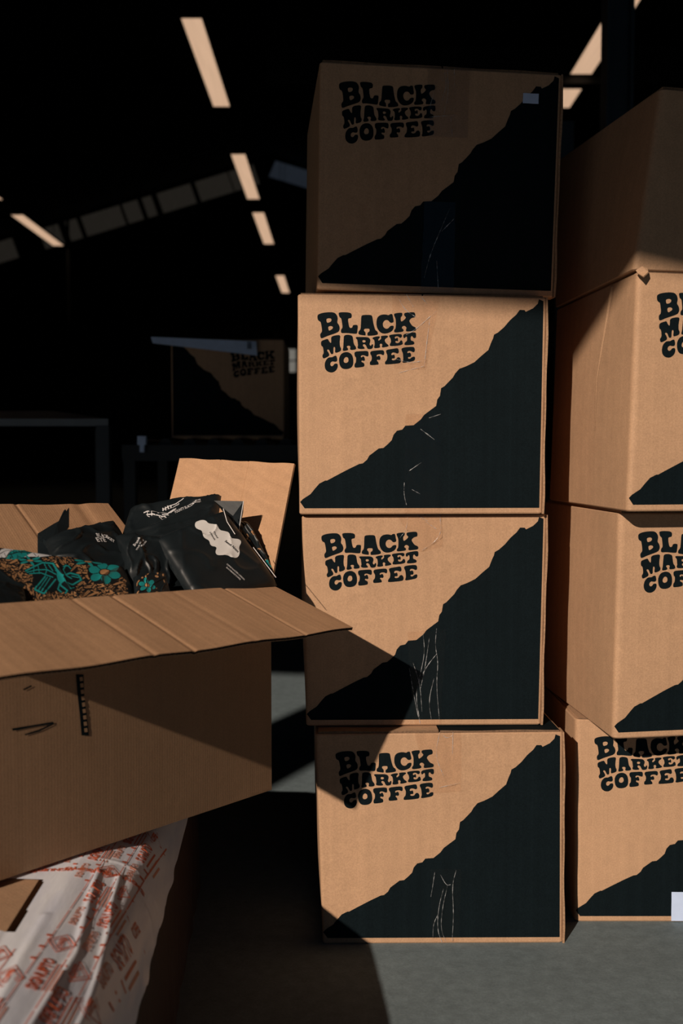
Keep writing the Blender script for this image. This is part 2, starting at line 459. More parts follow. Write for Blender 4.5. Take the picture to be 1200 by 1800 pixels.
def homography(src, dst):
    A, B = [], []
    for (x, y), (u, v) in zip(src, dst):
        A.append([x, y, 1, 0, 0, 0, -u * x, -u * y]); B.append(u)
        A.append([0, 0, 0, x, y, 1, -v * x, -v * y]); B.append(v)
    h = np.linalg.solve(np.array(A, float), np.array(B, float))
    Hm = np.append(h, 1).reshape(3, 3)
    def f(x, y):
        q = Hm @ np.array([x, y, 1.0]); return q[0] / q[2], q[1] / q[2]
    f.m = Hm
    return f
UNIT = [(0, 0), (1, 0), (1, 1), (0, 1)]
face_uv = homography(FACE, UNIT)

def tess(outline, holes=()):
    loops = [[Vector((x, y, 0)) for x, y in outline]] + [[Vector((x, y, 0)) for x, y in h] for h in holes]
    tris = tessellate_polygon(loops)
    pts = [p for l in loops for p in l]
    return [(p.x, p.y) for p in pts], [tuple(t) for t in tris]

def logo_polys():
    V, T = [], []
    for f, o, hs in GLYPHS:
        v, t = tess(chaikin(fr(*f, o)), [chaikin(fr(*f, h)) for h in hs])
        n = len(V); V += v; T += [tuple(i + n for i in q) for q in t]
    return V, T
LOGO = logo_polys()
LOGO_UV = ([face_uv(*p) for p in LOGO[0]], LOGO[1])
mt = [face_uv(*p) for p in MOUNT]
mount_outline = [(min(u, 0.986), v) for u, v in mt] + [(0.0215, 0.972), (0.986, 0.972), (0.986, 0.018)]
MOUNT_UV = tess(mount_outline)
# small nicks keep the printed edge from reading as one smooth curve
def text_tris(txt, size=1.0, bold=0.0):
    cu = bpy.data.curves.new('lettering', 'FONT')
    cu.body = txt; cu.size = size; cu.align_x = 'CENTER'; cu.align_y = 'CENTER'; cu.resolution_u = 2
    cu.offset = bold
    ob = bpy.data.objects.new('lettering', cu); COL.objects.link(ob)
    dg = bpy.context.evaluated_depsgraph_get()
    me = ob.evaluated_get(dg).to_mesh()
    me.calc_loop_triangles()
    V = [(v.co.x, v.co.y) for v in me.vertices]
    T = [tuple(t.vertices) for t in me.loop_triangles]
    ob.evaluated_get(dg).to_mesh_clear()
    bpy.data.objects.remove(ob); bpy.data.curves.remove(cu)
    return V, T

# ================================================================== printed cartons
def printed_box(label, front, back_yaw, depth, group, rad=0.006, rad_left=None, mirrored=False, tapes=(), prints=True,
                flaps=True, joint=True, bulge=0.004, name='cardboard_box', lip=0.003, back_top=None):
    """front = TL, TR, BR, BL world corners on one vertical plane"""
    TL, TR, BR, BL = [Vector(p) for p in front]
    bd = Vector((-math.sin(back_yaw), math.cos(back_yaw), 0)) * depth
    bt = back_top if back_top is not None else back_yaw
    bdt = Vector((-math.sin(bt), math.cos(bt), 0)) * depth
    base = (BL + BR) / 2 + bd / 2
    r = root(name, base, label, 'box', group)
    xdir = (TR - TL); xdir.z = 0; xdir.normalize()
    nrm = Vector((xdir.y, -xdir.x, 0))           # towards the viewer side
    rl = rad_left or rad
    # ring of (corner pair, offsets)
    def ring(h):
        fl, frt = BL.lerp(TL, h), BR.lerp(TR, h)
        bl, br = fl + bd.lerp(bdt, h), frt + bd.lerp(bdt, h)
        pts = []
        cs = [(fl, rl), (frt, rad), (br, rad), (bl, rad)]
        for i in range(4):
            c, rr = cs[i]; p = cs[i - 1][0]; n = cs[(i + 1) % 4][0]
            a = c + (p - c).normalized() * rr; b = c + (n - c).normalized() * rr
            for k in range(6):
                t = k / 5
                pts.append(a.lerp(c, t).lerp(c.lerp(b, t), t))
            # subdivisions on the sides (not the front) with a soft bulge
            nn = cs[(i + 1) % 4]
            b2 = nn[0] + (c - nn[0]).normalized() * nn[1]
            if i != 0:
                out = Vector(((nn[0] - c).y, -(nn[0] - c).x, 0)).normalized()
                for k in range(1, 6):
                    t = k / 6
                    pts.append(b.lerp(b2, t) + out * bulge * math.sin(math.pi * t) * math.sin(math.pi * h))
        return pts
    V, Fc = [], []
    NL = 10
    hs = [0.0, 0.006] + [i / NL for i in range(1, NL)] + [0.994, 1.0]
    cen = base.copy()
    for j, h in enumerate(hs):
        rg = ring(h)
        for p in rg:
            q = p.copy()
            if j in (0, len(hs) - 1):
                d = (Vector((cen.x, cen.y, p.z)) - p); d.z = 0
                q = p + d.normalized() * 0.0022
            V.append(q)
    n = len(V) // len(hs)
    for j in range(len(hs) - 1):
        for i in range(n):
            a = j * n + i; b = j * n + (i + 1) % n
            Fc.append((a, b, b + n, a + n))
    Fc.append(tuple(reversed(range(n)))); Fc.append(tuple(range((len(hs) - 1) * n, len(hs) * n)))
    body = link_mesh('box_body', V, Fc, M['kraft'], r)
    for p in body.data.polygons: p.use_smooth = len(p.vertices) == 4 and False
    # smooth only the rounded corners
    body.data.polygons.foreach_set('use_smooth', [len(p.vertices) == 4 for p in body.data.polygons])
    try:
        body.data.set_sharp_from_angle(angle=math.radians(32))
    except Exception:
        pass
    def P(u, v, off=0.0004):
        if mirrored: u = 1 - u
        return (TL.lerp(TR, u)).lerp(BL.lerp(BR, u), v) + nrm * off
    if prints:
        for nm, (V2, T2), off in (('printed_mountain', MOUNT_UV, 0.0004), ('printed_lettering', LOGO_UV, 0.0004)):
            uv = V2
            if mirrored and nm == 'printed_lettering':
                uv = [(1 - (u + 0.445), v + 0.03) for u, v in V2]
            link_mesh(nm, [P(u, v, off) for u, v in uv], T2, M['black_ink'], r)
    if flaps:
        # two top flaps meeting over the middle of the carton
        for side in (0, 1):
            u0, u1 = (0.012, 0.497) if side == 0 else (0.503, 0.985)
            a = TL.lerp(TR, u0); b = TL.lerp(TR, u1)
            k = 0.0016 if side else 0.0
            a = a - nrm * 0.003; b = b - nrm * 0.003
            a2, b2 = a + bdt * 0.98, b + bdt * 0.98
            up = Vector((0, 0, 1))
            nseg = 14
            V, Fc = [], []
            for i in range(nseg + 1):
                t = i / nseg
                wv = 0.0006 * math.sin(t * 9 + side * 2) + 0.0006
                for base_p, dz in ((a.lerp(b, t), 0), (a2.lerp(b2, t), 0)):
                    V.append(base_p + up * (0.0003)); V.append(base_p + up * (lip + wv * (0 if lip < .003 else 1)))
            for i in range(nseg):
                q = i * 4
                Fc += [(q, q + 4, q + 5, q + 1), (q + 1, q + 5, q + 7, q + 3), (q + 2, q + 3, q + 7, q + 6), (q, q + 2, q + 6, q + 4)]
            Fc += [(0, 1, 3, 2), (nseg * 4, nseg * 4 + 2, nseg * 4 + 3, nseg * 4 + 1)]
            mats = [M['black_ink'] if side else M['kraft'], M['flute']]
            fm = [1 if k % 4 == 0 and k < nseg * 4 else 0 for k in range(len(Fc))]
            link_mesh('top_flap', V, Fc, mats, r, 'black printed top flap' if side else None, face_mats=fm)
    if joint:
        v, f = [], []
        for h in [i / 12 for i in range(13)]:
            wob = 0.0007 * math.sin(h * 17)
            p = BR.lerp(TR, h) + nrm * 0.001 + xdir * wob
            w = 0.0016 + 0.0012 * math.sin(h * 5 + 1) ** 2
            v += [p - xdir * 0.001, p + xdir * w, p + xdir * w - nrm * 0.03, p - xdir * 0.001 - nrm * 0.03]
        for j in range(12):
            for k in range(4):
                a = j * 4 + k; b = j * 4 + (k + 1) % 4
                f.append((a, b, b + 4, a + 4))
        f += [(3, 2, 1, 0), (48, 49, 50, 51)]
        link_mesh('joint_strip', v, f, M['kraft_cut'], r, 'bare corrugated cut edge')
    for (outline, amp, seed, lines) in tapes:
        tape_patch(r, P, outline, amp, seed, lines)
    return r, P

def inside(poly, x, y):
    c = False; n = len(poly); j = n - 1
    for i in range(n):
        if (poly[i][1] > y) != (poly[j][1] > y) and x < (poly[j][0] - poly[i][0]) * (y - poly[i][1]) / (poly[j][1] - poly[i][1]) + poly[i][0]:
            c = not c
        j = i
    return c

def seg_dist(px, py, a, b):
    vx, vy = b[0] - a[0], b[1] - a[1]
    t = max(0, min(1, ((px - a[0]) * vx + (py - a[1]) * vy) / (vx * vx + vy * vy + 1e-9)))
    return math.hypot(px - a[0] - vx * t, py - a[1] - vy * t)

def chaikin_open(pts, it=3):
    for _ in range(it):
        q = [pts[0]]
        for a, b in zip(pts[:-1], pts[1:]):
            q.append((a[0] * .75 + b[0] * .25, a[1] * .75 + b[1] * .25)); q.append((a[0] * .25 + b[0] * .75, a[1] * .25 + b[1] * .75))
        q.append(pts[-1]); pts = q
    return pts

def tape_patch(r, P, quad, amp, seed, lines=()):
    """clear tape with creases; quad in design units TL TR BR BL, lines = crease polylines in the same units"""
    nu, nv = 34, 90
    V, Fc = [], []
    h = homography(UNIT, quad)
    for j in range(nv + 1):
        for i in range(nu + 1):
            x, y = h(i / nu, j / nv)
            edge = 1.6 * noise.noise(Vector((seed, y * 0.08, 0)))
            if i in (0, nu): x += edge
            u, v = face_uv(x, y)
            z = 0.0007 + 0.0002 * (noise.noise(Vector((x * 0.16 + seed, y * 0.05, seed))) + 1)
            k = 0
            for ln in lines:
                for a, b in zip(ln[:-1], ln[1:]):
                    d = seg_dist(x, y, a, b)
                    if d < 7: k = max(k, math.exp(-(d / 1.9) ** 2))
            z += amp * 0.22 * k * (0.7 + 0.75 * noise.noise(Vector((x * 0.22, y * 0.22, seed + 4))))
            V.append(P(u, v, z))
    for j in range(nv):
        for i in range(nu):
            a = j * (nu + 1) + i
            Fc.append((a, a + nu + 1, a + nu + 2, a + 1))
    link_mesh('packing_tape', V, Fc, M['tape'], r, 'clear creased packing tape', smooth=True)
    # pinched folds of the tape, whitened for trapped air and painted-in glints
    V, Fc = [], []
    for li, ln in enumerate(lines):
        pts = chaikin_open(ln)
        n = len(pts); base = len(V)
        for i, (x, y) in enumerate(pts):
            a = pts[max(i - 1, 0)]; b = pts[min(i + 1, n - 1)]
            dx, dy = b[0] - a[0], b[1] - a[1]; l = math.hypot(dx, dy) or 1
            w = .75 * math.sin(math.pi * (i + .35) / (n - .3)) ** .5 * max(.12, .65 + 1.1 * noise.noise(Vector((x * .35 + seed, y * .35, li))))
            for sd_, hz in ((-1, .0012), (0, .0012 + w * .0007), (1, .0012)):
                u, v = face_uv(x - dy / l * w * sd_, y + dx / l * w * sd_)
                V.append(P(u, v, hz))
        for i in range(n - 1):
            q = base + i * 3
            Fc += [(q, q + 3, q + 4, q + 1), (q + 1, q + 4, q + 5, q + 2)]
    link_mesh('tape_crease', V, Fc, M['tape_fold'], r, 'pinched folds in the tape, whitened with painted-in glints', smooth=True, kind='stuff')

# design-unit tape patches for the cartons of the middle column
def shift(pts, dx, dy): return [(x + dx, y + dy) for x, y in pts]
T2_top = ([(690, 516), (776, 518), (750, 652), (694, 650)], 0.0016, 1.3,
          [[(757, 560), (752, 600), (747, 645)], [(768, 548), (730, 582), (715, 590)], [(700, 520), (712, 545), (735, 560)],
           [(716, 518), (728, 540)], [(695, 632), (722, 640), (745, 636)], [(700, 658), (748, 645)], [(740, 520), (752, 535)]])
T2_low = ([(714, 730), (776, 731), (774, 905), (711, 905)], 0.0010, 2.7,
          [[(712, 850), (711, 870), (716, 890)], [(755, 737), (776, 730)], [(740, 756), (765, 775)], [(720, 830), (742, 815)],
           [(725, 862), (740, 870)]])
T3_top = ([(694, 517), (775, 517), (777, 578), (736, 588)], 0.0018, 3.1,
          [[(714, 518), (712, 545), (700, 560)], [(772, 520), (774, 560), (740, 584)], [(745, 530), (765, 545)], [(730, 518), (750, 530)]])
T3_low = ([(712, 735), (782, 730), (772, 903), (724, 903)], 0.0018, 4.4,
          [[(765, 728), (762, 760), (768, 790), (764, 830), (770, 900)], [(740, 735), (744, 770), (736, 810), (726, 850), (735, 900)],
           [(752, 745), (744, 800), (735, 840)], [(765, 775), (745, 800), (732, 830)], [(722, 790), (735, 830), (738, 880)],
           [(715, 800), (727, 870), (735, 903)], [(760, 820), (750, 860), (755, 895)]])
T4_top = ([(700, 517), (782, 517), (780, 628), (722, 632)], 0.0016, 5.2,
          [[(748, 520), (756, 530), (768, 524)], [(742, 620), (778, 612)], [(745, 517), (735, 560), (750, 600)], [(768, 518), (766, 560)]])
T4_low = ([(722, 770), (778, 770), (770, 903), (722, 903)], 0.0020, 6.8,
          [[(768, 772), (760, 800), (762, 850), (758, 900)], [(745, 805), (735, 840), (732, 880), (740, 903)],
           [(752, 800), (742, 840), (738, 880), (748, 903)], [(730, 775), (726, 800), (722, 820)], [(740, 780), (750, 800), (758, 798)],
           [(735, 850), (725, 870), (724, 895)]])
T1_top = ([(716, 517), (794, 517), (792, 640), (722, 640)], 0.0018, 7.9,
          [[(748, 528), (752, 550), (744, 575)], [(752, 520), (756, 560), (748, 600)], [(720, 606), (770, 600)], [(730, 560), (722, 590)],
           [(765, 520), (766, 550)], [(760, 600), (764, 640)]])
T1_low = ([(716, 750), (772, 750), (772, 903), (712, 903)], 0.0014, 8.8,
          [[(762, 760), (745, 800), (728, 840), (718, 880)], [(770, 778), (748, 800)], [(740, 850), (744, 900)]])

MID = 'printed cardboard cartons in the middle stack'
rad = math.radians
box4, P4 = printed_box('bottom printed carton of the middle stack, standing on the concrete floor',
    [(-.0435, 1.6779, .3567), (.3693, 1.6815, .3596), (.3727, 1.6815, .0), (-.0316, 1.678, .0)], rad(2), .38, MID,
    tapes=[T4_top, T4_low])
box3, P3 = printed_box('second printed carton from the floor in the middle stack, crossed by the flap shadow',
    [(-.0664, 1.7049, .7177), (.3439, 1.712, .7201), (.3382, 1.7119, .3640), (-.0595, 1.705, .3640)], rad(2), .38, MID,
    tapes=[T3_top, T3_low], lip=0.002)
box2, P2 = printed_box('third printed carton from the floor in the middle stack, fully sunlit with peeling tape',
    [(-.0716, 1.69, 1.0826), (.337, 1.6971, 1.0785), (.3334, 1.697, .7228), (-.0696, 1.69, .7222)], rad(2), .38, MID,
    tapes=[T2_top, T2_low], lip=0.0024)
box1, P1 = printed_box('top printed carton of the middle stack, in shade and slightly turned',
    [(-.0349, 1.6905, 1.4544), (.3654, 1.7326, 1.4490), (.3552, 1.7315, 1.0838), (-.0400, 1.69, 1.0905)], rad(5), .38, MID,
    tapes=[T1_top, T1_low])
# little pale sticker on the top carton
def sticker(P, u0, u1, v0, v1, parent, name, mat, label, lines=0):
    n = 6; V, Fc = [], []
    for j in range(n + 1):
        for i in range(n + 1):
            u = u0 + (u1 - u0) * i / n; v = v0 + (v1 - v0) * j / n
            V.append(P(u, v, 0.0011 + 0.0003 * math.sin(i * 1.3 + j)))
    for j in range(n):
        for i in range(n):
            a = j * (n + 1) + i; Fc.append((a, a + n + 1, a + n + 2, a + 1))
    return link_mesh(name, V, Fc, mat, parent, label, smooth=True)
sticker(P1, .837, .903, .092, .137, box1, 'sticker', M['paper'], 'small pale blue rectangular sticker')

# ---- right hand column
RGT = 'printed cardboard cartons in the right stack'
def right_box(label, tl, bl, yaw, back_yaw, W=.415, dz=-.004, H=None, **k):
    tl, bl = Vector(tl), Vector(bl)
    d = Vector((math.cos(yaw), math.sin(yaw), 0)) * W
    tr = tl + d + Vector((0, 0, dz)); br = bl + d
    # bring the bottom right under the same plane
    return printed_box(label, [tl, tr, br, bl], back_yaw, .40, RGT, rad_left=.011, joint=True, **k)
r4, PR4 = right_box('bottom printed carton of the right stack with a white paper label low on its front',
    (.4075, 1.76, .3602), (.4106, 1.76, 0), 0, rad(1), lip=.0022)
r3, PR3 = right_box('second printed carton from the floor in the right stack, overhanging the one below',
    (.4374, 1.6108, .7287), (.4326, 1.61, .3681), rad(9), rad(5.5), lip=.003)
r2, PR2 = right_box('third printed carton from the floor in the right stack, sunlit with a torn top corner',
    (.4446, 1.5566, 1.0949), (.4343, 1.555, .7345), rad(9), rad(5.5), lip=.002)
_tl = at(1161, 155, 1.568); _bl = at(1113, 474, 1.556)
_yw = rad(12)
def onplane(p, q, yaw):
    n = Vector((math.sin(yaw), -math.cos(yaw), 0)); c = Vector((0, 0, CAM_H)); d = Vector(q) - c
    return c + d * ((Vector(p) - c).dot(n) / d.dot(n))
_tl = onplane(_bl, _tl, _yw)
r1, PR1 = right_box('shaded plain carton on top of the right stack, showing its unprinted face',
    _tl, _bl, _yw, rad(5), prints=False, lip=.003, back_top=rad(11))

# torn curl of board on the corner of the third carton of the right stack
def torn_tab(parent):
    pts = [at(1117, 475, 1.550), at(1128, 468, 1.548), at(1138, 471, 1.550), at(1139, 478, 1.546), at(1130, 486, 1.540), at(1120, 480, 1.549)]
    V = [p for p in pts] + [p + Vector((0.001, 0.0012, -0.0015)) for p in pts]
    n = len(pts)
    Fc = [tuple(range(n)), tuple(reversed(range(n, 2 * n)))] + [(i, i + n, (i + 1) % n + n, (i + 1) % n) for i in range(n)]
    link_mesh('torn_tab', V, Fc, M['kraft'], parent, 'torn curl of board at the corner')
torn_tab(r2)
# vertical crease on the side of that carton
def side_crease(parent, TLp, BLp, by, depth, s0, s1, h0, h1):
    bdv = Vector((-math.sin(by), math.cos(by), 0)); out = Vector((-math.cos(by), -math.sin(by), 0))
    V, Fc = [], []
    n = 24
    for j in range(n + 1):
        t = j / n; h = h0 + (h1 - h0) * t
        s = s0 + (s1 - s0) * min(1, t * 1.6)
        b = Vector(BLp).lerp(Vector(TLp), h) + bdv * s
        bul = 0.0042 * math.sin(math.pi * s / depth) * math.sin(math.pi * h)
        w = 0.006 * (1 - t * 0.5)
        a = math.sin(math.pi * min(1, 0.05 + t)) 
        for k, (dx, dn) in enumerate(((-w, 0), (-w * .4, .0022), (w * .2, .0028), (w, 0))):
            V.append(b + bdv * dx + out * (bul + dn * (1 - t) + 0.0001))
    for j in range(n):
        for k in range(3):
            a = j * 4 + k; Fc.append((a, a + 1, a + 5, a + 4))
    link_mesh('side_crease', V, Fc, M['kraft'], parent, 'raised vertical crease', smooth=True)
side_crease(r2, (.4446, 1.5566, 1.0949), (.4343, 1.555, .7345), rad(5.5), .40, .105, .150, .985, .35)
# white label on the front of the bottom right carton (runs down onto the board edge)
sticker(PR4, .408, .60, .850, .995, r4, 'paper_label', M['paper'], 'creased white paper label, lower right of the face')

# ================================================================== open carton
HR, HL = Vector((-.1108, 1.600, .6174)), Vector((-.4894, 1.0594, .6557))   # front hinge, right and left end
ODEP = .256
bdir = Vector((-.8192, .5736, 0)).normalized()
fdir = Vector((.5736, .8192, 0)).normalized()
HBR, HBL = HR + bdir * ODEP + Vector((0, 0, .016)), HL + bdir * ODEP + Vector((0, 0, .016))
ZB = .2890
def zb(p):
    """underside height: the carton sits slightly raised towards its near end"""
    return ZB + .058 * (HR - Vector((p.x, p.y, HR.z))).dot(fdir)
open_box = root('open_box', ((HR + HL + HBR + HBL) / 4).xy.to_3d() + Vector((0, 0, ZB)),
    'large open unprinted carton with raised flaps, holding black coffee bags', 'box')
def wall_panel(name, a, b, inward, dx_bottom=0.0, label=None):
    """board wall between top points a, b down to ZB with thickness towards the inside"""
    n = 12; V, Fc = [], []
    th = 0.0042
    for j in range(n + 1):
        t = j / n
        for k in range(n + 1):
            s = k / n
            top = a.lerp(b, s); bot = Vector((top.x, top.y, zb(top)))
            p = bot.lerp(top, t)
            dent = -0.003 * math.sin(math.pi * s) * math.sin(math.pi * t)
            V.append(p + inward * dent)
    m = len(V)
    V += [v + inward * th for v in V[:m]]
    for j in range(n):
        for k in range(n):
            q = j * (n + 1) + k
            Fc.append((q, q + 1, q + n + 2, q + n + 1)); Fc.append((q + m, q + n + 1 + m, q + n + 2 + m, q + 1 + m))
    rim = [(j * (n + 1)) for j in range(n + 1)]
    for k in range(n):
        q = n * (n + 1) + k; Fc.append((q, q + 1, q + 1 + m, q + m)); Fc.append((k, k + m, k + 1 + m, k + 1))
    for j in range(n):
        q = j * (n + 1); Fc.append((q, q + n + 1, q + n + 1 + m, q + m))
        q = j * (n + 1) + n; Fc.append((q, q + m, q + n + 1 + m, q + n + 1))
    return link_mesh(name, V, Fc, M['kraft_shaded'], open_box, label, smooth=False)
wall_panel('front_panel', HL, HR, bdir, label='outer face with a black gauge mark')
wall_panel('side_panel', HR, HBR, -fdir)
wall_panel('side_panel', HBL, HL, fdir)
wall_panel('back_panel', HBR, HBL, -bdir)
bq = [Vector((p.x, p.y, zb(p))) for p in (HR, HBR, HBL, HL)]
slab('bottom_panel', bq, .004, M['kraft'], open_box, down=(0, 0, 1))
# flaps
fluted_flap('front_flap', HL, HR, Vector((.0165, 1.470, .5710)), Vector((-.3621, .9294, .6095)), open_box,
            creases=[(.50, .0014, .006), (.40, .0010, .006), (.83, .0009, .005), (.67, .0005, .01)], segs=12)
fluted_flap('side_flap', HBR, HR, at(517, 815, 1.708), at(315, 805, 1.855), open_box, down=(1, 1, -.3),
            creases=[(.38, .0012, .006), (.62, .0012, .006)], label='upright end flap')
fluted_flap('back_flap', HBL, HBR, at(190, 885, 1.83), at(190, 885, 1.83) - fdir * .66 + Vector((0, 0, .020)), open_box, down=(-.3, .3, -1),
            creases=[(.7, .0012, .006), (.9, .002, .02)], label='raised back flap')
_o = -fdir * .012
fluted_flap('side_flap', HL - fdir * .003, HBL - fdir * .003, HBL - fdir * .05 + Vector((0, 0, -.20)), HL - fdir * .05 + Vector((0, 0, -.20)), open_box,
            down=(1, .5, 0), label='end flap folded down outside')

# printed marks on the front panel: hatched gauge strip, short strokes
def face_pt(s, z, off=.0006):
    """s metres from the right edge along the front panel, z absolute"""
    p = HR - fdir * s
    t = s / (HR - HL).length
    zt = HR.lerp(HL, t).z
    zl = zb(p); hh = (z - zl) / (zt - zl)
    dent = -0.003 * math.sin(math.pi * t) * math.sin(math.pi * max(0, min(1, hh)))
    return Vector((p.x, p.y, z)) - bdir * (off - dent)
def face_from_px(x, y):
    n = bdir; r = ray(x, y); c = Vector((0, 0, CAM_H))
    t = (HR - c).dot(n) / r.dot(n); p = c + r * t
    return (HR - p).dot(fdir), p.z
def face_poly(pts):
    V, T = tess(pts)
    return [face_pt(*face_from_px(x, y), .0007) for x, y in V], T
marks = []
marks.append(face_poly([(131, 1185), (144, 1185), (145, 1220), (149, 1256), (153, 1292), (140, 1292), (137, 1256), (133, 1220)]))
gauge = []
for k in range(9):
    y = 1190 + k * 11.2; x = 131.0 + (y - 1185) * .085
    gauge.append(face_poly([(x + 5, y), (x + 10.5, y - 1), (x + 11.5, y + 6), (x + 6, y + 7)]))
marks.append(face_poly([(18, 1280), (55, 1274), (90, 1268), (92, 1271), (55, 1277), (20, 1284)]))
marks.append(face_poly([(40, 1290), (65, 1282), (90, 1271), (91, 1273), (66, 1285), (42, 1292)]))
marks.append(face_poly([(38, 1211), (52, 1204), (54, 1206), (40, 1213)]))
for v, f in marks: link_mesh('printed_mark', v, f, M['black_ink'], open_box)
v, f = merge([([p - bdir * .0003 for p in a], b) for a, b in gauge]); link_mesh('gauge_window', v, f, M['kraft_shaded'], open_box)['kind'] = 'stuff'

# ================================================================== coffee bags
def bag(name, label, quad, base_px, front_t, back_t, seed, mat=None, res=44, wr=0.004, prints=(), paint=None, ex=6):
    """pillow pouch. quad = 4 world corners TL TR BR BL of the face seen; design px quad = base_px for artwork"""
    a, b, c, d = [Vector(q) for q in quad]
    n = ((b - a).cross(d - a)).normalized()
    if n.y > 0: n = -n
    for q_ in (a, b, c, d): q_ -= n * front_t * .85
    cen = (a + b + c + d) / 4
    r = root(name, cen - n * (-back_t * .3) - Vector((0, 0, .06)), label, 'coffee bag', 'black coffee bags in the open carton')
    rr = res if paint is None else 260
    def shape(u, v):
        e = (1 - abs(2 * u - 1) ** ex) * (1 - abs(2 * v - 1) ** ex)
        return max(e, 0) ** 0.5
    def S_(u, v, off=0.0, sgn=1):
        p = a.lerp(b, u).lerp(d.lerp(c, u), v)
        e = shape(min(max(u, 0), 1), min(max(v, 0), 1))
        w = noise.noise(Vector((u * 1.6 + seed, v * 1.6, seed * 3.1))) * 1.2 + 0.35 * abs(noise.noise(Vector((u * 5 + seed, v * 5 - seed, 1.7)))) 
        rid = 1 - abs(noise.noise(Vector((u * 3.1 + v * 1.7 + seed, v * 2.6 - u + seed, 9.0)))) * 2.2
        w += 0.8 * max(0, rid) ** 6
        t = front_t if sgn > 0 else back_t
        return p + n * (sgn * (t * e) + wr * w * e + off)
    V, Fc = [], []
    for sgn in (1, -1):
        base = len(V)
        q = rr if sgn > 0 else 16
        for j in range(q + 1):
            for i in range(q + 1):
                V.append(S_(i / q, j / q, 0, sgn))
        for j in range(q):
            for i in range(q):
                k = base + j * (q + 1) + i
                Fc.append((k, k + q + 1, k + q + 2, k + 1) if sgn > 0 else (k, k + 1, k + q + 2, k + q + 1))
    body = link_mesh('pouch', V, Fc, mat or M['bag'], r, smooth=True)
    if paint is not None:
        body.data.materials.clear(); body.data.materials.append(M['bag_print'])
        ca = body.data.color_attributes.new('print', 'FLOAT_COLOR', 'POINT')
        cols = np.zeros((len(V), 4), dtype=np.float32); cols[:] = (.0070, .0105, .0125, 1)
        g = np.linspace(0, 1, rr + 1)
        U, W = np.meshgrid(g, g)
        hm = homography(UNIT, base_px).m
        den = hm[2, 0] * U + hm[2, 1] * W + 1
        X = (hm[0, 0] * U + hm[0, 1] * W + hm[0, 2]) / den
        Y = (hm[1, 0] * U + hm[1, 1] * W + hm[1, 2]) / den
        grid = cols[:(rr + 1) ** 2].reshape(rr + 1, rr + 1, 4)
        paint(X, Y, grid)
        ca.data.foreach_set('color', cols.ravel())
    if base_px is not None and prints:
        to_uv = homography(base_px, UNIT)
        for nm, V2, T2, m_, lb in prints:
            link_mesh(nm, [S_(*to_uv(x, y), 0.0009) for x, y in V2], T2, m_, r, lb)
    return r, S_

def px_quad(lst): return [at(x, y, Y) for x, y, Y in lst], [(x, y) for x, y, Y in lst]

def fine_poly(pts, holes=(), step=3.0):
    """triangulate with interior points so the print can follow the bag"""
    bm = bmesh.new()
    xs = [p[0] for p in pts]; ys = [p[1] for p in pts]
    V, T = tess(pts, holes)
    vs_ = [bm.verts.new((x, y, 0)) for x, y in V]
    for t in T:
        try: bm.faces.new([vs_[i] for i in t])
        except Exception: pass
    for _ in range(5):
        es = [e for e in bm.edges if e.calc_length() > step]
        if not es: break
        bmesh.ops.subdivide_edges(bm, edges=es, cuts=1)
        bmesh.ops.triangulate(bm, faces=bm.faces[:])
    bm.verts.index_update()
    V = [(v.co.x, v.co.y) for v in bm.verts]; T = [tuple(v.index for v in f.verts) for f in bm.faces]
    bm.free()
    return V, T

def place_text(txt, cx, cy, size, ang=0.0, sx=1.0, shear=0.0, bold=0.0):
    V, T = text_tris(txt, 1.0, bold)
    ca, sa = math.cos(ang), math.sin(ang)
    out = []
    for x, y in V:
        x, y = x * size * sx + shear * y * size, -y * size
        out.append((cx + x * ca - y * sa, cy + x * sa + y * ca))
    return out, T

def stroke(pts, w):
    V, T = [], []
    for i, p in enumerate(pts):
        a = pts[max(i - 1, 0)]; b = pts[min(i + 1, len(pts) - 1)]
        dx, dy = b[0] - a[0], b[1] - a[1]; l = math.hypot(dx, dy) or 1
        V += [(p[0] - dy / l * w / 2, p[1] + dx / l * w / 2), (p[0] + dy / l * w / 2, p[1] - dx / l * w / 2)]
    for i in range(len(pts) - 1):
        q = 2 * i; T += [(q, q + 1, q + 3), (q, q + 3, q + 2)]
    return V, T

TEAL = (0.012, 0.235, 0.235, 1); TAN = (0.36, 0.185, 0.085, 1); WHT = (0.60, 0.60, 0.62, 1); BLK = (.0095, .011, .012, 1)
def mask_poly(X, Y, pts):
    m = np.zeros(X.shape, bool); n = len(pts); j = n - 1
    for i in range(n):
        xi, yi = pts[i]; xj, yj = pts[j]
        if yi != yj:
            c = ((yi > Y) != (yj > Y)) & (X < (xj - xi) * (Y - yi) / (yj - yi) + xi)
            m ^= c
        j = i
    return m
def mask_ell(X, Y, cx, cy, rx, ry, a):
    c, s = math.cos(a), math.sin(a); dx, dy = X - cx, Y - cy
    return ((dx * c + dy * s) / rx) ** 2 + ((-dx * s + dy * c) / ry) ** 2 < 1
def mask_stroke(X, Y, pts, w):
    m = np.zeros(X.shape, bool)
    for a, b in zip(pts[:-1], pts[1:]):
        vx, vy = b[0] - a[0], b[1] - a[1]
        t = np.clip(((X - a[0]) * vx + (Y - a[1]) * vy) / (vx * vx + vy * vy + 1e-9), 0, 1)
        m |= np.hypot(X - a[0] - vx * t, Y - a[1] - vy * t) < w / 2
    return m
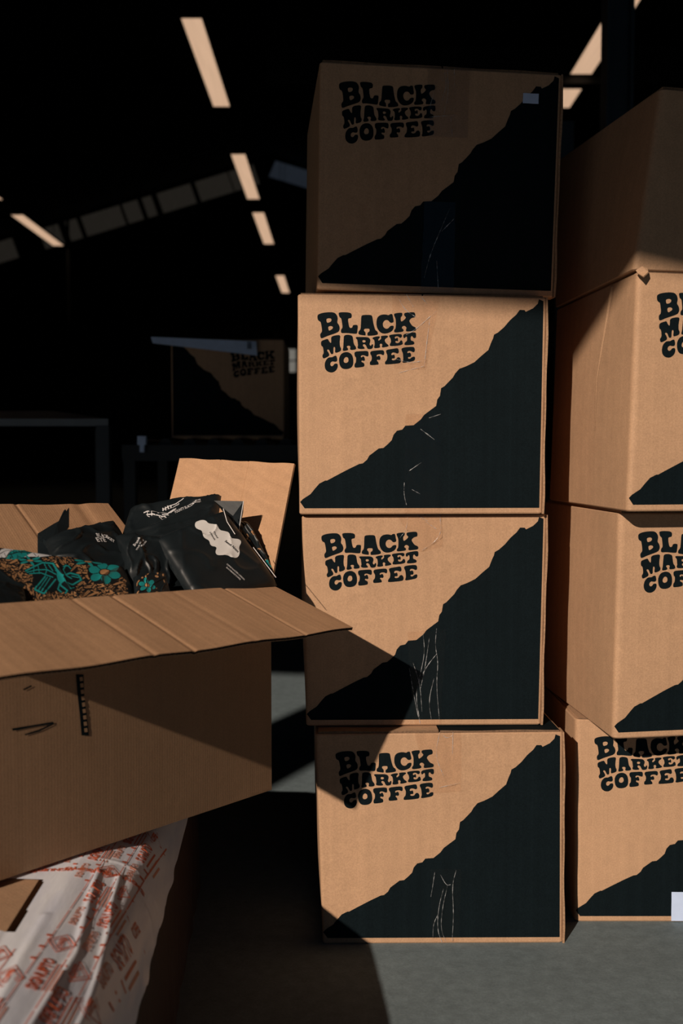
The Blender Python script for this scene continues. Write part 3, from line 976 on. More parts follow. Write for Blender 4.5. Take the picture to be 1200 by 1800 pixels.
def flower(X, Y, g, cx, cy, rx, ry, n=6, rot=0.3, core=.26):
    for k in range(n):
        t = rot + 2 * math.pi * k / n
        g[mask_ell(X, Y, cx + rx * .60 * math.cos(t), cy + ry * .60 * math.sin(t), rx * .40, ry * .34, math.atan2(ry * math.sin(t), rx * math.cos(t)))] = TEAL
    for k in range(n):
        t = rot + 2 * math.pi * (k + .5) / n
        g[mask_stroke(X, Y, [(cx + rx * .2 * math.cos(t), cy + ry * .2 * math.sin(t)), (cx + rx * .85 * math.cos(t), cy + ry * .85 * math.sin(t))], rx * .05)] = BLK
    g[mask_ell(X, Y, cx, cy, rx * (core + .07), ry * (core + .07), 0)] = BLK
    g[mask_ell(X, Y, cx, cy, rx * core, ry * core, 0)] = TAN

def paint_floral(X, Y, g):
    # artwork laid out in units of the flat sheet (x right, y down), 4 units to a pixel of detail
    x, y = X * 4, (Y - 780) * 4
    rnd = random.Random(11)
    # tan leaves in a band from top left sweeping down to the right
    band = [(-200, 700), (100, 715), (420, 770), (640, 800), (800, 850), (880, 960), (900, 1100), (340, 1120), (300, 1000), (180, 940), (60, 850), (-200, 830)]
    cnt = 0
    for _ in range(1500):
        px_, py_ = rnd.uniform(-200, 900), rnd.uniform(700, 1110)
        if not inside(band, px_, py_): continue
        if inside([(340, 870), (560, 860), (670, 960), (620, 1040), (400, 1080), (330, 1000)], px_, py_): continue
        a = rnd.uniform(-.5, .9) if py_ < 860 else rnd.uniform(-1.5, 1.2)
        l = rnd.uniform(12, 36)
        m = mask_ell(x, y, px_, py_, l, l * rnd.uniform(.14, .34), a) | mask_ell(x, y, px_ + l * .5, py_ - l * .3, l * .5, l * .16, a + .9)
        mo = mask_ell(x, y, px_, py_, l + 6, l * .34 + 6, a)
        g[mo] = BLK
        g[m] = TAN
        if rnd.random() < .5: g[mask_stroke(x, y, [(px_ - l * .7 * math.cos(a), py_ - l * .7 * math.sin(a)), (px_ + l * .7 * math.cos(a), py_ + l * .7 * math.sin(a))], 3)] = BLK
    # banners
    for ban in ([(65, 795), (100, 755), (180, 722), (270, 738), (215, 752), (165, 778), (128, 815), (80, 812)],
                [(265, 818), (330, 780), (420, 763), (500, 785), (455, 806), (380, 815), (300, 820)]):
        g[mask_poly(x, y, [(p[0] + (p[0] - 250) * .03, p[1] + (p[1] - 775) * .25) for p in ban])] = BLK
        m = mask_poly(x, y, ban); g[m] = WHT
        for k in range(14):
            a = (rnd.uniform(ban[0][0], ban[4][0] + 120), rnd.uniform(725, 815)); b = (a[0] + rnd.uniform(-30, 30), a[1] + rnd.uniform(12, 30))
            g[m & mask_stroke(x, y, [a, b], 4)] = BLK
        cxs = [p[0] for p in ban]
        g[m & mask_stroke(x, y, [(min(cxs), 800), (sum(cxs) / len(cxs), 765), (max(cxs), 770)], 4)] = BLK
    ban = [(135, 822), (168, 778), (215, 752), (300, 748), (365, 762), (330, 785), (262, 822), (200, 828)]
    m = mask_poly(x, y, ban); g[m] = TEAL
    for k in range(26):
        a = (rnd.uniform(150, 360), rnd.uniform(752, 822)); b = (a[0] + rnd.choice((-12, 0, 14)), a[1] + rnd.uniform(8, 22))
        g[m & mask_stroke(x, y, [a, b], 5)] = BLK
    g[m & mask_stroke(x, y, [(150, 800), (240, 782), (340, 778)], 5)] = BLK
    # teal bird
    wing = [(285, 905), (340, 880), (400, 850), (470, 862), (500, 905), (520, 960), (470, 985), (420, 930), (360, 922), (310, 925)]
    g[mask_poly(x, y, [(p[0] + (p[0] - 400) * .08, p[1] + (p[1] - 910) * .15) for p in wing])] = BLK
    for pts, w in (([(290, 905), (350, 878), (410, 852), (475, 862), (505, 905), (530, 935)], 10),
                   ([(300, 915), (370, 900), (440, 900), (500, 930)], 7), ([(320, 925), (400, 920), (480, 950)], 7),
                   ([(420, 860), (440, 900), (430, 935)], 6), ([(380, 875), (390, 925)], 6), ([(350, 885), (350, 920)], 6),
                   ([(450, 870), (480, 910)], 6),
                   ([(430, 945), (360, 1030), (430, 1060), (500, 965)], 9), ([(445, 950), (385, 1042)], 6), ([(465, 955), (405, 1052)], 6),
                   ([(500, 905), (540, 945), (590, 925), (640, 940), (658, 970), (610, 1000), (575, 990)], 10),
                   ([(560, 870), (545, 905), (565, 940), (600, 960)], 7), ([(520, 960), (540, 1010), (580, 1040), (570, 1055)], 9),
                   ([(560, 980), (600, 1030), (620, 1020)], 7), ([(530, 990), (520, 1030), (545, 1048)], 8),
                   ([(545, 880), (575, 875), (590, 895)], 7), ([(600, 945), (640, 955)], 6)):
        g[mask_stroke(x, y, pts, w + 8)] = BLK
    for pts, w in (([(290, 905), (350, 878), (410, 852), (475, 862), (505, 905), (530, 935)], 10),
                   ([(300, 915), (370, 900), (440, 900), (500, 930)], 7), ([(320, 925), (400, 920), (480, 950)], 7),
                   ([(420, 860), (440, 900), (430, 935)], 6), ([(380, 875), (390, 925)], 6), ([(350, 885), (350, 920)], 6),
                   ([(450, 870), (480, 910)], 6),
                   ([(430, 945), (360, 1030), (430, 1060), (500, 965)], 9), ([(445, 950), (385, 1042)], 6), ([(465, 955), (405, 1052)], 6),
                   ([(500, 905), (540, 945), (590, 925), (640, 940), (658, 970), (610, 1000), (575, 990)], 10),
                   ([(560, 870), (545, 905), (565, 940), (600, 960)], 7), ([(520, 960), (540, 1010), (580, 1040), (570, 1055)], 9),
                   ([(560, 980), (600, 1030), (620, 1020)], 7), ([(530, 990), (520, 1030), (545, 1048)], 8),
                   ([(545, 880), (575, 875), (590, 895)], 7), ([(600, 945), (640, 955)], 6)):
        g[mask_stroke(x, y, pts, w)] = TEAL
    g[mask_poly(x, y, [(505, 912), (540, 940), (560, 975), (535, 1000), (510, 960)])] = TEAL
    # flowers
    for (cx, cy, rx, ry) in ((782, 915, 88, 78), (690, 842, 80, 26), (322, 836, 85, 24), (12, 800, 50, 22)):
        g[mask_ell(x, y, cx, cy, rx * 1.05, ry * 1.08, 0)] = BLK
        flower(x, y, g, cx, cy, rx, ry)

GB = 'black coffee bags in the open carton'
# floral pouch lying at the front left
q, dq = px_quad([(-70, 946, 1.34), (222, 992, 1.48), (262, 1092, 1.38), (-70, 1112, 1.18)])
bagA, SA = bag('coffee_bag', 'black coffee bag with teal and tan floral print, front left in the open carton', q, dq,
               .012, .014, 1.0, wr=.003, paint=paint_floral, ex=14)
# black pouch behind it with white lettering
q, dq = px_quad([(88, 936, 1.48), (206, 902, 1.60), (270, 1012, 1.50), (90, 1010, 1.42)])
pr = []
V1, T1 = place_text('EYE', 154, 950, 9, rad(-8), 1.25, -.4, .02)
V2, T2 = place_text('BLACK', 158, 943.5, 6, rad(-3), 1.3, -.5, .02)
V3, T3 = place_text('RKET', 172, 946, 6, rad(22), 1.3, -.2, .02)
vv, tt = merge([([(*p, 0) for p in V_], T_) for V_, T_ in ((V1, T1), (V2, T2), (V3, T3))])
pr.append(('printed_lettering', [(p[0], p[1]) for p in vv], tt, M['white_ink'], 'small white lettering'))
bagB, SB = bag('coffee_bag', 'matt black coffee bag with an open gusset and pointed fold, behind the floral one', q, dq,
               .024, .014, 2.0, wr=.006, prints=pr)
# back centre pouch with a white line drawing
q, dq = px_quad([(226, 890, 1.63), (388, 861, 1.665), (378, 935, 1.60), (198, 975, 1.53)])
strokes = []
rnd = random.Random(4)
for pts, w in (([(255, 904), (262, 902), (272, 903), (285, 905), (298, 906), (310, 899)], 1.6), ([(260, 907), (272, 908), (286, 910), (296, 913)], 1.2),
               ([(262, 902), (262, 909), (266, 911)], 1.2), ([(270, 904), (270, 910)], 1.2), ([(283, 911), (289, 918), (296, 915), (293, 910), (287, 912)], 1.4),
               ([(290, 899), (300, 893), (312, 889), (322, 882), (326, 879)], 1.3), ([(296, 902), (308, 895), (316, 890)], 1.6), ([(303, 904), (312, 898), (318, 888)], 1.3),
               ([(290, 896), (290, 901)], 2.2), ([(294, 894), (295, 900)], 2.2), ([(298, 892), (300, 898)], 2.2), ([(304, 891), (304, 896)], 1.8), ([(279, 903), (290, 908), (300, 908)], 1.2)):
    strokes.append(([(*p, 0) for p in stroke(pts, w)[0]], stroke(pts, w)[1]))
V1, T1 = place_text('FOUNTY BLACKMARKET', 333, 891.5, 5.6, rad(-27), .80, 0, .01)
strokes.append(([(*p, 0) for p in V1], T1))
vv, tt = merge(strokes)
bagC, SC = bag('coffee_bag', 'black coffee bag with a white line drawing, at the back of the open carton', q, dq,
               .014, .012, 3.4, ex=9, wr=.006, prints=[('printed_drawing', [(p[0], p[1]) for p in vv], tt, M['white_ink'], 'white line drawing and small lettering')])
# middle crumpled pouch with handwriting
q, dq = px_quad([(205, 932, 1.53), (318, 940, 1.56), (300, 1036, 1.49), (232, 1028, 1.45)])
txt = []
for s_, x_, y_, z_ in (('Brand', 239, 972, 6.5), ('YOUR COFFEE', 245, 976, 3.6), ('ROASTERS', 251, 975, 3.6)):
    V1, T1 = place_text(s_, x_, y_, z_, rad(-62), 1.0, .2, .01); txt.append(([(*p, 0) for p in V1], T1))
vv, tt = merge(txt)
bagD, SD = bag('coffee_bag', 'small crumpled black coffee bag with white handwriting, in the middle of the carton', q, dq,
               .016, .012, 5.1, wr=.007, prints=[('printed_lettering', [(p[0], p[1]) for p in vv], tt, M['white_ink'], 'small white handwriting')])
# right hand pouch with a white cloud shaped label
q, dq = px_quad([(272, 940, 1.53), (396, 889, 1.61), (491, 1019, 1.585), (352, 1066, 1.46)])
lab = chaikin([(200 + x / 3.53, 780 + y / 3.53) for x, y in [(490,500),(500,478),(530,468),(558,478),(572,500),(600,502),(628,508),(640,540),(675,545),(702,552),(708,590),(735,590),(768,592),(780,612),(758,645),(764,690),(745,716),(710,716),(685,700),(650,702),(618,700),(608,680),(622,645),(580,640),(575,605),(545,592),(532,570),(532,545),(500,535),(490,520)]], 2)
V1, T1 = fine_poly(lab, step=4)
ptxt = []
for s_, x_, y_, z_, an in (('Guatemala', 368, 944, 4.2, 58), ('Washed', 374, 942, 4.2, 58), ('Sweet Notes', 402, 962, 6.5, 42)):
    a_, b_ = place_text(s_, x_, y_, z_, rad(an), .9, .2, .01); ptxt.append(([(*p, 0) for p in a_], b_))
vv, tt = merge(ptxt)
wt = []
for s_, x_, y_ in (('COFFEE ROASTERS LONDON', 408, 1008), ('BLACKMARKETCOFFEE', 404, 1011)):
    a_, b_ = place_text(s_, x_, y_, 3.4, rad(42), .95, 0, .01); wt.append(([(*p, 0) for p in a_], b_))
wv, wtt = merge(wt)
bagE, SE = bag('coffee_bag', 'large black coffee bag with a white cloud-shaped label, leaning at the right of the carton', q, dq,
               .018, .014, 6.9, ex=9, wr=.0022, prints=[('paper_label', V1, T1, M['white_label'], 'white cloud-shaped label'),
               ('printed_lettering', [(p[0], p[1]) for p in wv], wtt, M['white_ink'], 'two small lines of white text')])
to_uv = homography(dq, UNIT)
link_mesh('label_lettering', [SE(*to_uv(p[0], p[1]), .0016) for p in vv], tt, M['black_ink'], bagE, 'black handwriting on the label')

def sheet(name, pts, mat, parent, label=None, th=0.0012):
    """folded foil: fan of a point list with thickness"""
    P_ = [at(*p) for p in pts]
    c = sum(P_, Vector()) / len(P_)
    n = (P_[1] - P_[0]).cross(P_[2] - P_[0]).normalized()
    if n.y > 0: n = -n
    V = P_ + [c + n * .0006] + [p - n * th for p in P_] + [c - n * (th - .0006)]
    k = len(P_); Fc = []
    for i in range(k):
        j = (i + 1) % k
        Fc += [(i, j, k), (k + 1 + j, k + 1 + i, 2 * k + 1), (i, k + 1 + i, k + 1 + j, j)]
    return link_mesh(name, V, Fc, mat, parent, label)
sheet('gusset', [(66, 938, 1.52), (92, 922, 1.535), (103, 916, 1.54), (112, 897, 1.55), (115, 895, 1.55), (117, 899, 1.55), (121, 892, 1.55), (121, 925, 1.54), (104, 952, 1.50), (88, 960, 1.485), (68, 950, 1.49)], M['bag'], bagB, 'pointed open gusset fold')
sheet('gusset', [(66, 940, 1.51), (88, 958, 1.475), (104, 975, 1.46), (66, 975, 1.46)], M['bag'], bagB)
sheet('top_seal', [(376, 880, 1.640), (428, 881, 1.635), (427, 900, 1.632), (419, 940, 1.622), (410, 936, 1.615), (396, 905, 1.62)], M['bag'], bagE, 'crimped top seal')
v_, f_ = merge([bar_vf(at(428, 881, 1.633), at(418.5, 940, 1.620), .0010, .0010), bar_vf(at(419, 940, 1.620), at(412, 936, 1.613), .0008, .0008)])
link_mesh('seal_edge', v_, f_, M['white_ink'], bagE, 'pale cut edge of the seal')
v_, f_ = merge([bar_vf(at(392.5, 894, 1.590), at(399, 917, 1.588), .0010, .0010), bar_vf(at(399, 917, 1.588), at(413, 939, 1.585), .0010, .0010)])
link_mesh('seal_edge', v_, f_, M['white_ink'], bagE)
v_, f_ = merge([bar_vf(at(445, 962, 1.570), at(485, 1015, 1.560), .0009, .0009)])
link_mesh('seal_edge', v_, f_, M['white_ink'], bagE)
# printed pouch behind the labelled one, leaves thinned to imitate its shade
def paint_dim(X, Y, g):
    rnd = random.Random(5)
    for _ in range(90):
        x_, y_ = rnd.uniform(415, 490), rnd.uniform(900, 1010)
        g[mask_ell(X, Y, x_, y_, rnd.uniform(1.5, 4), rnd.uniform(.8, 1.5), rnd.uniform(0, 3))] = TAN
    flower(X, Y, g, 472, 985, 10, 10)
q, dq = px_quad([(412, 915, 1.63), (437, 912, 1.65), (487, 1010, 1.612), (455, 1015, 1.60)])
bagF, SF = bag('coffee_bag', 'narrow floral coffee bag standing in shade between the labelled bag and the end flap', q, dq, .012, .012, 8.2, wr=.002, paint=paint_dim)
# small piece of a second floral pouch and a plain black pouch in the near corner
def paint_small(X, Y, g):
    rnd = random.Random(9)
    for _ in range(22):
        x_, y_ = rnd.uniform(240, 300), rnd.uniform(1005, 1050)
        g[mask_ell(X, Y, x_, y_, rnd.uniform(1.5, 4.5), rnd.uniform(.8, 1.8), rnd.uniform(0, 3))] = TAN
    g[mask_ell(X, Y, 258, 1028, 17, 12, 0)] = BLK
    flower(X, Y, g, 258, 1028, 15, 11)
q, dq = px_quad([(236, 1008, 1.44), (292, 1000, 1.47), (305, 1052, 1.45), (240, 1062, 1.39)])
bagG, SG = bag('coffee_bag', 'half buried floral coffee bag with one teal flower, front middle of the carton', q, dq, .010, .010, 9.5, wr=.002, paint=paint_small)
q, dq = px_quad([(-60, 1000, 1.26), (48, 1028, 1.31), (54, 1080, 1.25), (-60, 1100, 1.16)])
bagH, SH = bag('coffee_bag', 'plain black coffee bag with a squared corner, nearest corner at the left edge', q, dq, .014, .012, 10.7, wr=.002)
q, dq = px_quad([(296, 955, 1.57), (352, 1000, 1.56), (350, 1060, 1.50), (280, 1050, 1.48)])
bagI, SI = bag('coffee_bag', 'dark coffee bag wedged low between the handwritten and the cloud-labelled bags', q, dq, .008, .010, 12.1, wr=.003)

# ================================================================== film wrapped carton under the open one
FX0, FX1, FY0, FY1, FZ = -.86, -.200, .55, 1.90, .2835
film_box = root('wrapped_box', ((FX0 + FX1) / 2, (FY0 + FY1) / 2, 0),
    'long carton in wrinkled white film with orange lettering, under the open carton', 'box')
v = []
for y in (FY0, FY1):
    e_ = -.218 - .061 * (y - 1.06)
    zp = lambda x: FZ - .0015 + .058 * ((HR.x - x) * fdir.x + (HR.y - y) * fdir.y)
    v += [(FX0, y, 0), (e_ - .006, y, 0), (e_ - .006, y, FZ - .078), (e_ - .034, y, FZ - .022), (e_ - .100, y, FZ - .008), (e_ - .14, y, zp(e_ - .14) - .004), (FX0, y, zp(FX0))]
f = [tuple(range(7)), tuple(range(13, 6, -1))] + [(i, i + 7, (i + 1) % 7 + 7, (i + 1) % 7) for i in range(7)]
link_mesh('box_body', v, f, M['kraft'], film_box)
ridges = [([(-.2741, .80), (-.2741, .9344), (-.2737, 1.031), (-.2946, 1.1803), (-.3031, 1.2507)], .0075, .007),
          ([(-.2404, .80), (-.2404, .9344), (-.2455, 1.0032), (-.2576, 1.1101), (-.2688, 1.1697), (-.2776, 1.2536)], .0075, .006),
          ([(-.1990, .80), (-.2010, .9344), (-.2148, 1.0149), (-.2302, 1.1392), (-.2405, 1.2418)], .0070, .006),
          ([(-.2395, 1.2906), (-.2304, 1.3433), (-.2202, 1.3893)], .0045, .004),
          ([(-.238, 1.2418), (-.221, 1.202), (-.2082, 1.183)], .0055, .004),
          ([(-.4271, 1.2536), (-.35, 1.278), (-.287, 1.297), (-.2548, 1.2906), (-.2069, 1.2477)], .0030, .004),
          ([(-.2237, 1.1293), (-.2012, 1.0916)], .0050, .004),
          ([(-.31, .90), (-.32, 1.0), (-.325, 1.10)], .0030, .008),
          ([(-.34, .86), (-.352, .98), (-.36, 1.06)], .0030, .005), ([(-.222, 1.30), (-.245, 1.36), (-.262, 1.44)], .0040, .004),
          ([(-.26, 1.32), (-.275, 1.38), (-.29, 1.42)], .0030, .004), ([(-.225, .96), (-.232, 1.05), (-.244, 1.12)], .0045, .004)]
def xe(y): return -.218 - .061 * (y - 1.06)
def zpl(x, y): return max(FZ - .012, FZ + .058 * ((HR.x - x) * fdir.x + (HR.y - y) * fdir.y))
def film_z(x, y):
    e = xe(y)
    q = min(1, max(0, (x - (e - .100)) / .100))
    q2 = min(1, max(0, (x - (e - .034)) / .034))
    z = FZ + (zpl(x, y) - FZ) * (1 - q * q) - .014 * q - .052 * q2 ** 2 + .0006 * (noise.noise(Vector((x * 26, y * 7, 0))) + 1)
    fade = 1.0 if y < 1.30 else max(0, 1 - (y - 1.30) / .12)
    if (Vector((x, y, 0)) - Vector((HR.x, HR.y, 0))).dot(bdir) > -.012: fade = min(fade, .12)
    for pts, hgt, w in ridges:
        w = w * .62
        dm = min(seg_dist(x, y, a, b) for a, b in zip(pts[:-1], pts[1:]))
        if dm < w * 3: z += .42 * hgt * math.exp(-(dm / w) ** 2) * fade
    return z
def film_sheet():
    xs = np.concatenate([np.linspace(FX0, -.46, 12), np.linspace(-.455, FX1, 110)])
    ys = np.concatenate([np.linspace(FY0, .82, 12), np.linspace(.825, 1.50, 190), np.linspace(1.51, FY1, 10)])
    V, Fc = [], []
    nx = len(xs)
    for y in ys:
        for x in xs:
            wob = 0.003 * noise.noise(Vector((0, y * 18, 3))) if x == xs[-1] else 0
            x = x + (xe(y) - FX1) * (1 if x > -.455 else 0)
            V.append((x + wob, y, film_z(x, y)))
    hole = [(-.60, 1.055), (-.326, 1.055), (-.330, 1.204), (-.60, 1.204)]
    for j in range(len(ys) - 1):
        for i in range(nx - 1):
            cx, cy = (xs[i] + xs[i + 1]) / 2, (ys[j] + ys[j + 1]) / 2
            if inside(hole, cx, cy): continue
            a = j * nx + i; Fc.append((a, a + 1, a + nx + 1, a + nx))
    return V, Fc
v, f = film_sheet()
link_mesh('film_cover', v, f, M['film'], film_box, 'white printed film over the top', smooth=True)
# film down the right side
V, Fc = [], []
ys = np.linspace(FY0, FY1, 120); zs = np.linspace(0.001, 1.0, 30)
for y in ys:
    for z in zs:
        k = 0.0035 * (noise.noise(Vector((y * 22, z * .8 + y * 2, 5))) + .6) * 1.2
        V.append((xe(y) - .002 + k * (1 - z), y, .001 + z * (film_z(xe(y), y) - .002)))
for j in range(len(ys) - 1):
    for i in range(len(zs) - 1):
        a = j * len(zs) + i; Fc.append((a, a + len(zs), a + len(zs) + 1, a + 1))
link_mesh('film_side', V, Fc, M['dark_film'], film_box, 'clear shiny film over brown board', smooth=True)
# orange print
def film_print(name, items, mat, label=None):
    V, T = [], []
    for v2, t2 in items:
        if max(x - xe(y) for x, y in v2) > -.002 or any(inside([(-.61, 1.045), (-.318, 1.045), (-.322, 1.215), (-.61, 1.215)], x, y) for x, y in v2): continue
        n = len(V)
        V += [(x, y, film_z(x, y) + .0008) for x, y in v2]
        T += [tuple(i + n for i in q) for q in t2]
    if T: link_mesh(name, V, T, mat, film_box, label, kind='stuff')
def ftext(txt, x, y, size, ang, sx=1.0):
    V, T = text_tris(txt, 1.0, .03)
    ca, sa = math.cos(ang), math.sin(ang)
    return [(x + (a * size * sx) * ca - (b * size) * sa, y + (a * size * sx) * sa + (b * size) * ca) for a, b in V], T
def not_hole(x, y): return not (x < -.315 and 1.03 < y < 1.235) and x < xe(y) - .012
items, pale = [], []
col_x = [-.240, -.266, -.292, -.318, -.344, -.370, -.398, -.426, -.454, -.482]
for k, cx in enumerate(col_x):
    # long rule beside each column
    yy = .85
    while yy < 1.55:
        if not_hole(cx - .013, yy): items.append(([(cx - .0135, yy), (cx - .0125, yy), (cx - .0125, yy + .052), (cx - .0135, yy + .052)], [(0, 1, 2), (0, 2, 3)]))
        yy += .055
    y0 = .88 + (k % 3) * .045
    j = 0
    while y0 < 1.5:
        if not_hole(cx, y0):
            kind = j % 3
            if kind == 0:
                items.append(ftext('SIGNUPTO', cx, y0, .016, math.pi / 2, .85))
                for q in range(3):
                    (pale if q else items).append(([(cx + .008 + q * .004, y0 - .03), (cx + .0095 + q * .004, y0 - .03), (cx + .0095 + q * .004, y0 + .028 - q * .006), (cx + .008 + q * .004, y0 + .028 - q * .006)], [(0, 1, 2), (0, 2, 3)]))
            elif kind == 1:
                for rr_, w in ((.018, .0016), (.0125, .0012)):
                    pts = [(cx, y0 - rr_ * 1.2), (cx + rr_ * .8, y0), (cx, y0 + rr_ * 1.2), (cx - rr_ * .8, y0), (cx, y0 - rr_ * 1.2), (cx + rr_ * .8, y0)]
                    items.append(stroke(pts, w))
                items.append(ftext('COFFEE', cx, y0, .0085, math.pi / 2, .9))
            else:
                pale.append(ftext('SIGNUPTO', cx - .002, y0, .011, math.pi / 2, .9))
                for q in range(3):
                    s_ = .0024
                    yq = y0 - .028 + q * .028
                    items.append(([(cx + .010 - s_, yq - s_), (cx + .010 + s_, yq - s_), (cx + .010 + s_, yq + s_), (cx + .010 - s_, yq + s_)], [(0, 1, 2), (0, 2, 3)]))
        y0 += .072; j += 1
for q in range(5):
    items.append(ftext('SIGNUPTO', -.40 + q * .042, 1.225 + q * .010, .013, math.radians(8) + math.pi, .85))
film_print('printed_lettering', items, M['orange_ink'], 'orange lettering and diamond emblems')
film_print('printed_lettering', pale, M['pale_orange_ink'], 'faded orange lines of lettering')

# ================================================================== background furniture
bgbox, PB = printed_box('dim printed carton on the roller table in the dark background',
    [(-.612, 3.7, 1.232), (-.206, 3.7, 1.232), (-.206, 3.7, .881), (-.612, 3.7, .881)], 0, .38, None, mirrored=True, joint=False)
sh = root('paper_sheet', (-.48, 3.66, 1.2), 'long pale blue paper sleeve resting against the top edge of the dim background carton', 'paper')
pc = [at(265, 592, 3.66), at(450, 600, 3.68), at(452, 625, 3.68), at(268, 603, 3.66)]
slab('sheet', pc, .006, M['paper'], sh, down=(0, 1, 0))
v, f = merge([(lambda x0, y0, x1, y1: ([at(x0, y0, 3.655), at(x1, y0, 3.655), at(x1, y1, 3.655), at(x0, y1, 3.655)], [(0, 1, 2, 3)]))(434 , 601 + k * 2.6, 442, 602.6 + k * 2.6) for k in range(5)])
link_mesh('barcode', v, f, M['black_ink'], sh, 'small black barcode')

table = root('roller_table', (-.45, 3.9, 0), 'dark steel roller table carrying the dim carton', 'table')
v, f = box_vf(-.76, .55, 3.55, 3.59, .80, .855); link_mesh('side_rail', v, f, M['dark_steel'], table)
v, f = box_vf(-.76, .55, 4.21, 4.25, .80, .855); link_mesh('side_rail', v, f, M['dark_steel'], table)
for k in range(15):
    x = -.70 + k * .084
    V, Fc = [], []
    for e, y in enumerate((3.59, 4.21)):
        for q in range(10):
            a = 2 * math.pi * q / 10; V.append((x + .022 * math.cos(a), y, .857 + .022 * math.sin(a)))
    for q in range(10): Fc.append((q, (q + 1) % 10, (q + 1) % 10 + 10, q + 10))
    Fc += [tuple(range(10)), tuple(range(19, 9, -1))]
    link_mesh('roller', V, Fc, M['dark_steel'], table, smooth=False)
for x in (-.735, .51):
    for y in (3.57, 4.23):
        v, f = box_vf(x - .02, x + .02, y - .02, y + .02, 0, .80); link_mesh('leg', v, f, M['dark_steel'], table)
v, f = merge([box_vf(-.700, -.672, 3.52, 3.55, .855, .885), box_vf(-.693, -.679, 3.525, 3.545, .83, .856)])
link_mesh('bolt', v, f, M['paper'], table, 'pale steel bolt')

desk = root('work_table', (-1.3, 4.0, 0), 'low pale-topped work table standing in the dark at the far left', 'table')
v = [at(-260, 722, 4.05), at(90, 722, 4.05), at(190, 736, 3.5), at(-260, 736, 3.5)]
slab('table_top', v, .025, M['table'], desk, down=(0, 0, -1))
for x, y in ((-.815, 3.52), (-1.75, 3.52), (-.94, 4.03), (-1.75, 4.03)):
    vv_, ff_ = box_vf(x - .022, x + .022, y - .02, y + .02, 0, .92); link_mesh('leg', vv_, ff_, M['grey_steel'], desk)

# ================================================================== building shell
XL, XR, YF, YB = -11.5, 9.0, -2.05, 34.0
EAVE, RIDX, RIDZ = 7.6, -2.33, 10.6
v = [(-30, -2.6, 0), (30, -2.6, 0), (30, YB + 2, 0), (-30, YB + 2, 0)]
structure('floor', v, [(0, 1, 2, 3)], M['concrete'])
v = [(-60, -70, -.01), (60, -70, -.01), (60, -2.55, -.01), (-60, -2.55, -.01)]
structure('yard_ground', v, [(0, 1, 2, 3)], plain('dark_asphalt', (0.035, 0.04, 0.045), 0.9, noise_amt=.2, scale=20))  # unseen yard, made dark to cut warm sun bounce into the hall
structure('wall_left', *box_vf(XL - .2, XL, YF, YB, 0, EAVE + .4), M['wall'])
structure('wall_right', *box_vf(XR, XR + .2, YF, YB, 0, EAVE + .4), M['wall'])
def gable(y0, y1, x0=XL, x1=XR):
    zl = RIDZ - (RIDX - x0) * .30; zr = RIDZ - (x1 - RIDX) * .30
    a = [(x0, 0), (x1, 0), (x1, zr), (RIDX, RIDZ), (x0, zl)]
    V = [(x, y0, z) for x, z in a] + [(x, y1, z) for x, z in a]
    return V, [(0, 1, 2, 3, 4), (9, 8, 7, 6, 5)] + [(i, i + 5, (i + 1) % 5 + 5, (i + 1) % 5) for i in range(5)]
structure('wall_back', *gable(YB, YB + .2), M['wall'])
# front wall with the roller door opening; its head runs at a slight angle to the camera axis
DL, DR, DH = -5.0, 3.2, 2.85
SK = math.tan(math.radians(-10))
def yk(x): return YF + (x + .6) * SK
def fw(x0, x1, z0, z1, t=.2):
    return ([(x0, yk(x0), z0), (x1, yk(x1), z0), (x1, yk(x1) + t, z0), (x0, yk(x0) + t, z0),
             (x0, yk(x0), z1), (x1, yk(x1), z1), (x1, yk(x1) + t, z1), (x0, yk(x0) + t, z1)], list(BOXF))
ZT = 10.7
v, f = merge([fw(XL, DL, 0, ZT), fw(DR, XR, 0, ZT), fw(DL, -2.60, DH - .135, ZT), fw(-2.60, DR, DH, ZT), fw(-2.60, -2.35, 0, ZT)])  # unseen door post and lower left header added to shape the floor's sun patch
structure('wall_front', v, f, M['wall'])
for i, (x0, x1) in enumerate(((XL - .3, RIDX), (RIDX, XR + .3))):
    z0 = RIDZ - abs(RIDX - x0) * .30; z1 = RIDZ - abs(x1 - RIDX) * .30
    V = [(x0, YF - .9, z0), (x1, YF - .9, z1), (x1, YB + .3, z1), (x0, YB + .3, z0)]
    V += [(a, b, c + .15) for a, b, c in V]
    structure('ceiling', V, list(BOXF), M['wall'])

# long warm light strips hanging under the roof
LG = 'warm light strips in rows under the roof'
def strip(x0, x1, y0, y1, label, z=5.80):
    r = root('ceiling_light', ((x0 + x1) / 2, (y0 + y1) / 2, z), label, 'light', LG)
    v, f = box_vf(x0 - .012, x1 + .012, y0 - .02, y1 + .02, z + .004, z + .05)
    link_mesh('housing', v, f, M['dark_steel'], r)
    v, f = box_vf(x0, x1, y0, y1, z, z + .004)
    link_mesh('diffuser', v, f, M['skylight'], r, 'glowing warm diffuser')
    for yy in (y0 + .4, y1 - .4):
        zr = RIDZ - abs((x0 + x1) / 2 - RIDX) * .30
        v, f = box_vf((x0 + x1) / 2 - .006, (x0 + x1) / 2 + .006, yy - .006, yy + .006, z + .05, zr)
        link_mesh('hanger', v, f, M['dark_steel'], r)
for y0, y1, l in ((12.0, 14.95, 'nearest and longest warm light strip of the middle row'), (17.3, 20.25, 'second warm light strip of the middle row'),
                  (21.4, 24.5, 'third warm light strip of the middle row'), (28.8, 31.8, 'farthest, smallest warm light strip of the middle row')):
    strip(-1.83, -1.60, y0, y1, l)
strip(-6.86, -6.62, 17.2, 20.3, 'warm light strip cut by the left edge of the picture')
strip(-6.86, -6.62, 21.6, 24.7, 'slanting warm light strip at the left, whole in view')
